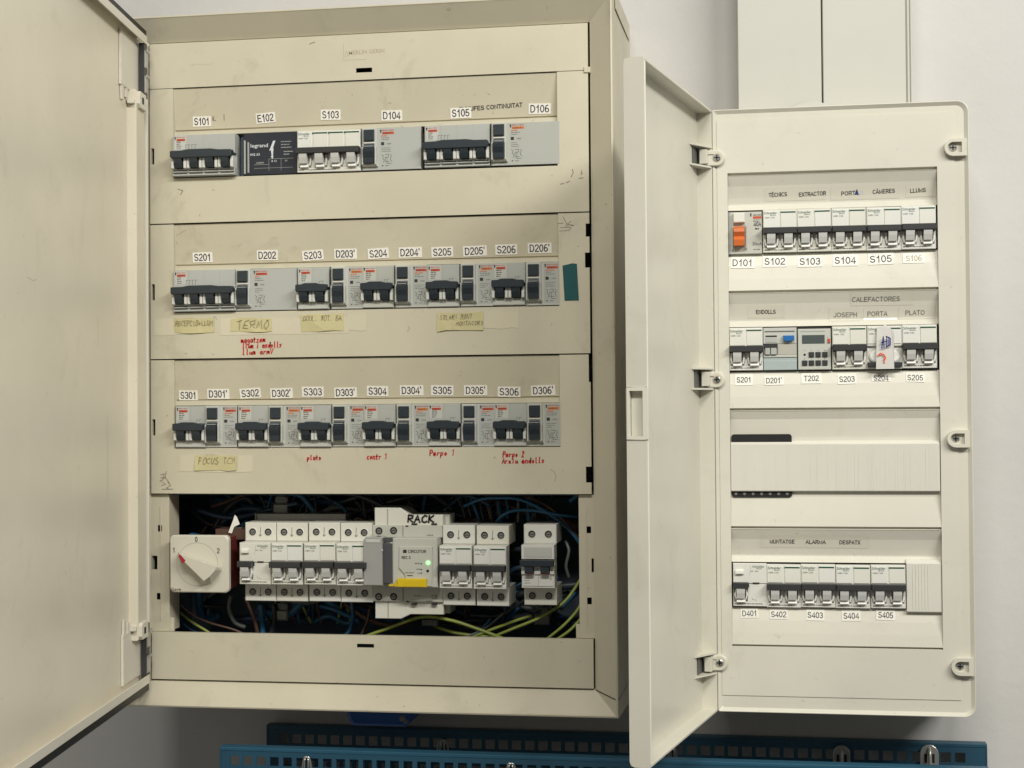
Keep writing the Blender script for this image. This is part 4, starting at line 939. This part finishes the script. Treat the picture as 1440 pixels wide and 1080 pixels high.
# locking clips with screws on the right edge, hinge clips on the left
def screw(parent, x, z, y):
    b = MB(); b.disc(x, z, 4.0, y, y+2, 'steel', 16, .8)
    b.box(x-2.9, x+2.9, y-.12, y+.1, z-.65, z+.65, 'black'); b.box(x-.65, x+.65, y-.12, y+.1, z-2.9, z+2.9, 'black'); b.build('screw', parent)
for px, py in ((1342, 207), (1346, 617), (1352, 938)):
    x, z = P(px, py, YF-6); b = MB(); xe = min(x+12.5, RX1-1.2)
    out = [(x+0, z-9)] + [(x-1+9*cos(a), z+9*sin(a)) for a in [(-pi/2 - pi*i/10) for i in range(11)]][::-1][::-1] + [(xe, z+9), (xe, z-9)]
    out = [(xe, z-9), (xe, z+9)] + [(x-1+9*cos(a), z+9*sin(a)) for a in [pi/2 + pi*i/10 for i in range(11)]]
    inn = [(xe-5, z-5.5), (xe-5, z+5.5)] + [(x-1+5.8*cos(a), z+5.6*sin(a)) for a in [pi/2 + pi*i/10 for i in range(11)]]
    k = len(out); v = [(p[0], YF-7, p[1]) for p in out] + [(p[0], YF-7, p[1]) for p in inn] + [(p[0], YF, p[1]) for p in out] + [(p[0], YF-2.2, p[1]) for p in inn]
    b.add(v, [(i, (i+1) % k, k+(i+1) % k, k+i) for i in range(k)] + [(i, 2*k+i, 2*k+(i+1) % k, (i+1) % k) for i in range(k)] + [(k+i, k+(i+1) % k, 3*k+(i+1) % k, 3*k+i) for i in range(k)] + [tuple(3*k+i for i in range(k))], 'ivory_plastic')
    c = b.build('cover_clip', brd); screw(c, x-1, z, YF-3.6)
PR = 1.783; rd = (cos(PR), -sin(PR)); rn = (sin(PR), cos(PR))
TR = lambda u, y, z: (RX0 + rd[0]*u - rn[0]*y, YF + rd[1]*u - rn[1]*y, z)     # y = away from the inner face
for px, py in ((1008, 222), (1008, 534), (1012, 932)):
    x, z = P(px, py, YF-5); b = MB(); x -= 0
    out = [(RX0-8, z+8.5), (RX0-8, z-8.5)] + [(x+8.5*cos(a), z+8.5*sin(a)) for a in [-pi/2 + pi*i/10 for i in range(11)]]
    b.prism(out, YF-5.5, YF, 'ivory_plastic', .9); b.disc(x, z, 5.6, YF-5.6, YF-5, 'recess_metal', 16); b.box(RX0-5, x-3, YF-7, YF-5, z+3.5, z+7, 'ivory_plastic', .5)
    c = b.build('hinge_clip', brd); screw(c, x, z, YF-7)

# door: a shallow tray opened past the right angle
DWR = 264.8; dz0, dz1 = RB, RTp
DD = 19.0
b = MB(TR)
b.box(2.6, DWR-2.6, DD-3, DD, dz0+2.6, dz1-2.6, 'ivory_plastic')
for za, zb_ in ((dz1-2.6, dz1), (dz0, dz0+2.6)): b.box(0, DWR-2.6, 0, DD, za, zb_, 'ivory_plastic', .4)
b.box(0, 2.6, 0, DD, dz0+2.6, dz1-2.6, 'ivory_plastic')
hz0, hz1 = P(889, 618, -226)[1], P(889, 545, -226)[1]
def edge_wall(za, zb_, ra, rb_):
    pts = [(0, zb_)] ; pts = []
    for cy, cz, r_, a in ((DD, za, ra, 270), (DD, zb_, rb_, 0)):
        for i in range(6):
            t_ = (a + 90*i/5)*pi/180; sgn = -1 if a == 270 else 1
            pts.append((cy - r_ + r_*cos(t_), (cz + r_ + r_*sin(t_)) if a == 270 else (cz - r_ + r_*sin(t_))))
    pts += [(.9, zb_), (0, zb_-1), (0, za+1), (.9, za)]
    return pts
b.xprism(edge_wall(hz1+.4, dz1, .5, 5.5), DWR-2.55, DWR, 'ivory_plastic'); b.xprism(edge_wall(dz0, hz0-.4, 5.5, .5), DWR-2.55, DWR, 'ivory_plastic')
b.box(DWR-5, DWR-2.6, -.6, 2.2, dz0+3, dz1-3, 'ivory_rim', .5)
rdoor = b.build('board_door', brd, label='narrow ivory plastic door standing open, seen edge on')
b = MB(TR)
b.box(DWR-3, DWR+1.2, -.8, 3.4, hz0, hz1, 'ivory_rim', 0); b.zprism([(DWR+1.2, DD-3), (DWR+1.2, DD-.6), (DWR-3, DD+1.4), (DWR-12, DD+1.0), (DWR-12, DD-3)], hz0, hz1, 'ivory_rim')
b.box(DWR-3, DWR+1.2, 3.4, DD-3, hz1-3, hz1, 'ivory_rim'); b.box(DWR-3, DWR+1.2, 3.4, DD-3, hz0, hz0+3, 'ivory_rim'); b.box(DWR-7, DWR-6, 3.4, DD-3, hz0, hz1, 'ivory_rim')
b.box(DWR-9, DWR-3, 3, 3.4, hz0+3, hz1-3, 'ivory_plate')
b.build('pull_handle', rdoor)
for px, py in ((985, 222), (985, 533), (985, 932)):
    z = P(1003, py, YF)[1]; b = MB(TR)
    # pocket: two triangular cheeks and a dark recess
    for zz in (z+10, z-11.5):
        b.add([(2, -.2, zz), (38, 15.8, zz), (2, 15.8, zz), (2, -.2, zz+1.8), (38, 15.8, zz+1.8), (2, 15.8, zz+1.8)], [(0,1,2), (3,5,4), (0,3,4,1), (1,4,5,2), (2,5,3,0)], 'ivory_plastic')
    b.box(4, 26, 14.6, 15.4, z-9.7, z+10, 'ink_soft'); b.box(-2, 13, 3, 11, z-7.5, z+7.5, 'ivory_plastic', .6)
    b.build('hinge_pocket', rdoor)

# ---- devices of the right board
R1 = 'breakers on the top rail of the ivory board'; R2 = 'modules on the second rail of the ivory board'; R4 = 'breakers on the bottom rail of the ivory board'
YD = YF + 1.2
zr = [129.2, 3.6, 0, -247.7]
def RXp(px, i): return P(px, [325, 492, 655, 823][i], YD)[0]
# D101
x0, x1 = RXp(1024.5, 0), RXp(1071.5, 0); z = zr[0]-1.2
t = thing('residual_current_breaker', 'grey residual current breaker with orange toggle and white test button above sticker D101', 'circuit breaker', (x0, YD, z), R1)
w = x1-x0; b = MB(); b.box(.2, w, 1, 22, -22.4, 22.6, 'grey_light', .5); b.box(0, 2, .6, 20, -22.4, 22.6, 'grey_shade'); b.box(3.6, 4.8, -2, 2, -18, 8, 'grey_plastic', .3); b.box(18, 19.4, -2, 2, -17, 8, 'grey_plastic', .3)
b.box(23, 24.4, .9, 1.1, 17.5, 21, 'ink'); b.box(26, w-.5, .9, 1.1, 15, 17.6, 'print_red'); b.text('MERLIN GERIN', (26+w)/2, 19, 1.3, .8, 'ink', w=w-27)
tiny_lines(b, 26, 14, w-27, 2, 1.5, 1, 'ink_soft', .7); b.sans('40A', 30.5, 9.2, 4.6, 'ink', w=8, y=.8); tiny_lines(b, 28, 5, 5, 1, 1, 1, 'ink', 1.6, .9); b.box(29, 33, .9, 1.1, -5, -1.6, 'grey_plastic'); b.text('30mA', 30, -11.6, 3.8, .8, 'ink_soft', w=10); tiny_lines(b, 26, -17.4, w-28, 1, 1, 1, 'ink_soft', 1, .9); b.build('housing', t)
b = MB(); b.box(5.2, 17.2, -4.5, 1, 10.8, 21, 'white_panel', .8); b.build('test_button', t)
b = MB(); b.xprism([(-4, 6.6), (-8.5, 4), (-9, .5), (-5.5, -4.2), (-8.6, -8), (-7.6, -14), (2, -14), (2, 6.6)], 5.6, 16.8, 'orange_toggle'); b.build('toggle', t)
w2p = white_breaker(2)
for px, s_ in ((1072.5, 'S102, under the word TÈCNICS'), (1120.5, 'S103, under the word EXTRACTOR'), (1169, 'S104, under PORTA'), (1218, 'S105, under the word CÀMERES'), (1267, 'S106, under the word LLUMS')):
    dz = (1072.5-px)*.000
    place(w2p, (RXp(px, 0), YD, zr[0] - .2), 'white two pole breaker above sticker ' + s_, R1)
place(w2p, (RXp(1025, 1), YD, zr[1]), 'white two pole breaker above the ivory board sticker S201, below ENDOLLS', R2)
# D201'
x0, x1 = RXp(1073.3, 1), RXp(1120.5, 1)
t = thing('residual_current_breaker', "grey module with blue test button above sticker D201'", 'circuit breaker', (x0, YD, zr[1]), R2); w = x1-x0
b = MB(); b.box(.2, w, 1, 22, 5.6, 22.6, 'grey_light', .4); b.box(1.5, w-2, .9, 1.2, 17.8, 19.2, 'ink_soft'); b.box(2.5, 14.5, .9, 1.2, 12.6, 14.4, 'ink'); b.box(2.5, 14.5, .5, 1.2, 7, 12, 'grey_plastic', .2)
b.box(.2, w, 3, 22, -6, 5.6, 'grey_shade'); b.box(15, w, .4, 6, -6.5, 5.4, 'beige_window', .6); b.box(.8, 15, .6, 3, 1, 5.4, 'toggle_black', .3); b.box(2, 7, -2, 3, -6, 1, 'grey_plastic', .3); b.box(8, 14, -2, 3, -6, 1, 'grey_plastic', .3)
b.box(.2, w, .2, 22, -9, -6.4, 'grey_light', .3); b.box(.2, w, 1.4, 22, -12.6, -9, 'pale_teal'); b.box(.2, w, .8, 22, -22.6, -12.6, 'pale_teal', .5); b.build('housing', t)
b = MB(); b.prism([(21, 9.5), (23, 7.8), (30, 7.8), (32.4, 9.5), (32.4, 14), (21, 14)], -4, 1, 'blue_button', .6); b.build('test_button', t)
# T202 timer
x0, x1 = RXp(1122, 1), RXp(1168.5, 1)
t = thing('digital_timer', 'silver digital timer with blank display and seven black keys above sticker T202', 'timer', (x0, YD, zr[1]), R2); w = x1-x0
b = MB(); b.box(.1, w-.1, 0, 22, -22.6, 20.8, 'grey_light', .6); b.box(-.4, w+.4, 4, 22, 20.8, 23, 'black'); b.box(3, w-6, -.1, .2, 17.4, 18.6, 'grey_shade')
for k, (a, s_) in enumerate(((7, 'P'), (14, 'D'), (21, 'H'), (28, 'M'))): b.text(s_, a, -2.2, 1.2, -.1, 'ink_soft'); b.text('RESM'[k], a, -11, 1.2, -.1, 'ink_soft')
b.disc(7, -6.6, 1.3, -.2, .5, 'black', 10); b.text('R', 31.4, 11.5, 1.3, -.1, 'ink_soft'); b.build('housing', t)
b = MB(); b.box(4.4, 28, -.5, .5, 5, 14.2, 'lcd', .3); b.build('display', t)
for k in range(7):
    a = 14 + (k % 3)*7 if k < 3 else 7 + (k-3)*7; zz = -6.6 if k < 3 else -15.4
    b = MB(); b.box(a-2.7, a+2.7, -1.6, .4, zz-2.7, zz+2.7, 'toggle_black', .5); b.build('key', t)
b = MB(); b.box(31, 33.6, -1.4, .5, 5.6, 10, 'print_red', .3); b.build('slide_switch', t)
place(w2p, (RXp(1170, 1), YD, zr[1]+.2), 'white two pole breaker above sticker S203, under the name JOSEPH', R2)
woff = white_breaker(2, off=True); place(woff, (RXp(1219, 1), YD, zr[1]+.3), 'white two pole breaker switched off behind the paper strip above sticker S204', R2)
place(w2p, (RXp(1268.5, 1), YD, zr[1]+.4), 'white two pole breaker above sticker S205, under the word PLATO', R2)
# paper strip taped over S204
b = MB(); yy = YD-8
pts = [P(*a, yy) for a in ((1232, 519), (1257.5, 518.5), (1257.5, 467), (1253, 461), (1246, 456), (1238, 459), (1233.5, 460))]
def yf_(z): return yy + (0 if z < zr[1]+6 else (z-zr[1]-6)*.32)
b.add([(p[0], yf_(p[1]), p[1]) for p in pts] + [(p[0], yf_(p[1])+.4, p[1]) for p in pts], [tuple(range(7))] + [(i, (i+1) % 7, 7+(i+1) % 7, 7+i) for i in range(7)], 'dull_paper')
def pstroke(path, wd, mt): b.stroke([P(*a, yy-.3) for a in path], wd, yy-.4, mt)
for q_ in ([(1240,490),(1242,473),(1243,490)], [(1239,482),(1246,480)], [(1247,473),(1247,488)], [(1246,473),(1252,476),(1252,485),(1246,488)], [(1250,474),(1250,486)]): pstroke(q_, 1.1, 'ink_blue')
pstroke([(1235,500),(1238,497),(1243,499),(1245,503),(1243,507)], 1.5, 'ink_orange'); pstroke([(1243,509.5),(1244,510)], 1.4, 'ink_orange')
x, z = P(1245, 488, yy); tag(b.build('paper_strip', org=(x, yy, z)), 'white paper strip with blue and orange pen marks hanging over the breaker above S204', 'paper strip')
# bottom row
rcp = rcd(); place(rcp, (RXp(1030.5, 3), YD, zr[3]+.2), 'white residual current breaker above sticker D401 at the left of the bottom rail', R4)
for px, s_ in ((1078, 'S402'), (1126.2, 'S403'), (1175, 'S404'), (1224.5, 'S405')):
    place(w2p, (RXp(px, 3), YD, zr[3]-.2), 'white two pole breaker above sticker ' + s_, R4)
x0, x1 = RXp(1275, 3), SX1-.6; zt, zb = P(1300, 787.5, YF)[1], P(1300, 861.5, YF)[1]
b = MB(); b.xprism([(YF+16, zt), (YF+4.6, zt), (YF+.6, zt-4), (YF+.6, zb+1), (YF+1.4, zb), (YF+16, zb)], x0, x1, 'ivory_ribbed')
x = x0+6
while x < x1-12: b.box(x, x+.6, YF+.2, YF+.7, zb+3, zt-5, 'ivory_ribbed'); x += 3.1
b.build('blanking_strip', brd, label='ribbed ivory blanking piece right of the bottom row of breakers')

# stickers and printed strips on the right board
def rdepth(z):
    for i in range(4):
        if SS[i] >= z >= SS[i+1]:
            A, B_ = rprof(i)
            for pr in ((A, B_) if i != 2 else (A, B_)):
                for a, c in zip(pr[3:] if pr is A else pr, pr[4:] if pr is A else pr[1:]):
                    if a[1] >= z >= c[1]: return a[0] + (c[0]-a[0]) * (a[1]-z) / max(1e-6, a[1]-c[1])
    return YF
for t_, px, py, w, h, tw, th, ink in (('D101',1044,369.5,33,16,29,9.6,'ink'),('S102',1089.5,367.5,34,16,30,9.6,'ink'),('S103',1139,367.5,35,16,30,9.6,'ink'),('S104',1188.5,366,35,16,30,9.6,'ink'),('S105',1238.5,364,35,16,31,9.6,'ink'),('S106',1285,363,30,14,22,7.6,'ink_faint'),
    ('S201',1046,534,25,16,21,7.6,'ink'),("D201'",1088.5,535,27,13,23,7.6,'ink'),('T202',1141,532,28,15,21,7.6,'ink'),('S203',1191,533,26,14,22,7.8,'ink'),('S204',1239,531.5,26,9,21,7.2,'ink'),('S205',1287,531,25,12,22,7.6,'ink'),
    ('D401',1054,862.5,25,13,21,7.6,'ink'),('S402',1095,864,25,13,22,7.8,'ink'),('S403',1146.5,865,25,15,22,7.8,'ink'),('S404',1197,866,26,14,22,8,'ink'),('S405',1245.5,865,26,14,21,8,'ink')):
    x, z = P(px, py, YF+4); k = .748
    sticker(cover, x, z, w*k, h*k, t_, random.uniform(-.035, .035), lambda z: rdepth(z) - .1, film='sticker_ivory', ink=ink, th=th*k, tw=tw*k)
for t_, px, py, tw, th, fx, fw, ink in (('TÈCNICS',1094,273.5,26,5.4,1118,86,'ink'),('EXTRACTOR',1142.5,272.5,38,5.4,0,0,'ink'),('PORT',1193,271.5,20,5.4,1216,94,'ink'),('CÀMERES',1243,268.8,31,5.4,0,0,'ink'),('LLUMS',1291,267.5,22,5.4,1296,42,'ink'),
    ('ENDOLLS',1077,438.5,28,5.4,1077,52,'ink'),('CALEFACTORES',1231.5,421,66,6.4,1240,86,'ink_soft'),('JOSEPH',1189,442.5,33,6.4,1188,44,'ink_soft'),('PORTA',1234,441,28,6.4,1238,46,'ink_soft'),('PLATO',1287,439.5,27,6.4,1290,50,'ink_soft'),
    ('MUNTATGE',1100,761.5,35,5.4,1145,150,'ink'),('ALARMA',1147,762,28,5.4,0,0,'ink'),('DESPATX',1195,762.5,29,5.4,0,0,'ink')):
    x, z = P(px, py, YF+6); k = .752; b = MB()
    if fw:
        fxw = P(fx, py, YF+6)[0]; h2 = 6.6; vs = [(fxw+a*fw*k/2, 0, z+c*h2) for a, c in ((-1,-1),(1,-1),(1,1),(-1,1))]
        zs_ = [z-h2+2*h2*j/6 for j in range(7)]; xs2_ = (fxw-fw*k/2, fxw+fw*k/2)
        b.add([(xx, rdepth(q)-.25, q) for xx in xs2_ for q in zs_], [(j, 7+j, 8+j, j+1) for j in range(6)], 'strip_film')
    b.sans(t_, x, z, th*k, ink, w=tw*k, rot=.03 if py < 300 else 0, yf=lambda z: rdepth(z) - .5, wt=.155 if ink == 'ink' else .12)
    if t_ == 'PORT':
        for q_ in ([(1203,273),(1205,267),(1207,273),(1203,272)], [(1204,272),(1205,269)]): b.stroke([P(*a, YF+6) for a in q_], 1.2, YF+4, 'ink_blue', yf=lambda z: rdepth(z)-.6)
        for q_ in ([(1209,273),(1210,268),(1213,270),(1211,273)], [(1213,273),(1215,268)]): b.stroke([P(*a, YF+6) for a in q_], .5, YF+4, 'pale_print', yf=lambda z: rdepth(z)-.6)
    b.build('name_strip', cover, label='printed strip reading ' + t_)

# ================================================================== trunking above the right board
YT = 103
x0, x1, x2, x3 = P(1037, 60, YT)[0], P(1155.2, 60, YT)[0], P(1156.6, 60, YT)[0], P(1284, 60, YT)[0]
zt_ = 700
for a, c, lab in ((x0, x1, 'pale plastic cable trunking rising above the board, the left one of two'), (x2, x3, 'pale plastic cable trunking rising above the board, the right one of two')):
    r = wthing('cable_trunking', lab, 'cable trunking', ((a+c)/2, WY, RTp), 'cable trunkings above the ivory board')
    b = MB(); b.box(a, c, YT+4, WY, RTp-6, zt_, 'trunk_plastic', .8); b.build('base', r)
    b = MB(); b.box(a+.4, c-(8 if c == x3 else .4), YT, YT+5, RTp-6, zt_, 'trunk_plastic', .6)
    if c == x3: b.box(c-6.6, c-3.8, YT+1, YT+5, RTp-6, zt_, 'trunk_plastic', .8); b.box(c-3, c-.4, YT+1.6, YT+5, RTp-6, zt_, 'trunk_plastic', .8)
    b.build('snap_lid', r)
x, z = P(1140, 142.6, YT-4); b = MB(); b.disc(x, z-39, 39, YT-5, YT-1, 'trunk_plastic', 72, .8); tag(b.build('grommet', org=(x, YT, z)), 'pale round grommet edge at the foot of the trunking', 'grommet')

# ================================================================== blue perforated racks
def rack(px0, px1, py0, py1, Y, px_h0, pitch_px, hole_px, rowdy, rows, lab, ledge=False):
    xa, zt0 = P(px0, py0, Y); xb, zt1 = P(px1, py1, Y); zt = (zt0+zt1)/2; zb = zt - 150
    r = wthing('perforated_rack', lab, 'rack', ((xa+xb)/2, Y, zb), 'blue perforated rack panels')
    pm = (P(px_h0+10*pitch_px, py0+rowdy, Y)[0]-P(px_h0, py0+rowdy, Y)[0])/10; hs = pm*hole_px; x = P(px_h0, 0, Y)[0]; hz = zt - (zt0 - P(px0, py0+rowdy, Y)[1])
    holes = []
    while x + hs < xb-8:
        for k in range(rows): holes.append((x, x+hs, hz-hs/2-k*pm, hz+hs/2-k*pm))
        x += pm
    b = MB(); b.sheet(xa, xb, zb, zt-1, Y, 1.6, holes, 'rack_blue', 'rack_edge', back=True)
    b.build('perforated_panel', r)
    b = MB(); b.prism([(xa, zt-4), (xb, zt-4), (xb, zt), (xa, zt)], Y-.6, Y+14, 'rack_edge' if ledge else 'rack_blue', .6); b.box(xb-1.4, xb, Y-.6, Y+20, zb, zt-4, 'rack_blue'); b.box(xa, xa+1.4, Y-.6, Y+20, zb, zt-4, 'rack_blue'); b.build('folded_edge', r)
    return pm, hz, zt
rack(375, 1388, 1025.5, 1040, 140, 387.5, 17.9, .72, 18.5, 4, 'dark blue perforated rack panel hanging on the wall below the cabinets')
rack(309, 1392, 1051.5, 1081, -8, 319, 18.6, .66, 18.5, 2, 'lighter blue perforated rack panel nearest the camera at the bottom edge', True)
def hook(px, py, Y, h, w, lab, plate=False):
    x, z = P(px, py, Y); r = wthing('rack_hook', lab, 'hook', (x, Y, z-h), 'metal hooks on the blue racks'); b = MB()
    if plate:
        pts = [(x-w/2, z-h), (x+w/2, z-h), (x+w/2, z-w/2)] + [(x+w/2*cos(a), z-w/2+w/2*sin(a)) for a in [pi*i/8 for i in range(1, 8)]] + [(x-w/2, z-w/2)]
        b.prism(pts, Y-5, Y-3.6, 'zinc', .5)
        for s_ in (-1, 1): b.box(x+s_*4-1.6, x+s_*4+1.6, Y-5.1, Y-4.8, z-20, z-10, 'black')
        b.build('back_plate', r); b = MB(); b.tube([(x, Y-5, z-4), (x, Y-10, z-8), (x, Y-12, z-20), (x, Y-14, z-h)], 2, 'zinc'); b.build('prong', r)
    else:
        for s_ in (-1, 1): b.tube([(x+s_*w*.38, Y-3, z-h), (x+s_*w*.38, Y-4, z-h*.45), (x+s_*w*.2, Y-4, z-1.5), (x, Y-4, z-.8)], 1.5, 'steel')
        b.build('wire_loop', r); b = MB()
        for s_ in (-1, 1): b.tube([(x+s_*2.2, Y-6, z-h), (x+s_*2.2, Y-6, z-6), (x+s_*1.4, Y-5, z-2)], 1.2, 'steel')
        b.build('prong', r)
hook(433, 1063, -8, 30, 13, 'bright wire hook near the left end of the nearer blue panel')
hook(623.5, 1039, 140, 17, 15, 'bright wire hook in the dark blue panel under the open compartment')
hook(719.5, 1072, -8, 30, 14, 'bright wire hook peeping up at the bottom edge near the middle')
hook(1183, 1047, 140, 60, 19, 'grey rounded metal hook under the ivory board, left one of the two', True)
hook(1306, 1046, 140, 60, 20, 'grey rounded metal hook near the right end of the blue rack', True)
hook(946, 1050, 140, 40, 14, 'dull wire hook beneath the open narrow door')
# blue bin under the large cabinet
x0, zt = P(488, 996, 80); x1, zb = P(577, 1023, 80)
t = wthing('storage_bin', 'dark blue plastic bin hanging under the large cabinet', 'bin', ((x0+x1)/2, 80, zb))
pts = [(x0+6, zb), (x1-6, zb), (x1-1.5, zb+4), (x1, zb+12), (x1, zt+14), (x0, zt+14), (x0, zb+12), (x0+2, zb+5)]
b = MB(); b.prism(pts, 80, 140, 'bin_blue', 3); b.build('body', t)
b = MB(); b.disc(x1-9, zb+10, 4, 78.8, 81, 'rail_grey', 9, 1); b.disc(x1-5, zb+7, 3, 78.6, 81, 'wire_grey', 8, 1); b.build('catch', t)

for o in bpy.data.objects:
    if '_o' in o: del o['_o']
# prototypes never placed would stay at the origin: drop them
for pr in (g4, g2, rb, rbo, w4, rbw, rbx, rby, rc, wt, w2p, woff, rcp):
    if pr.name not in _used: print('unused prototype', pr.name)
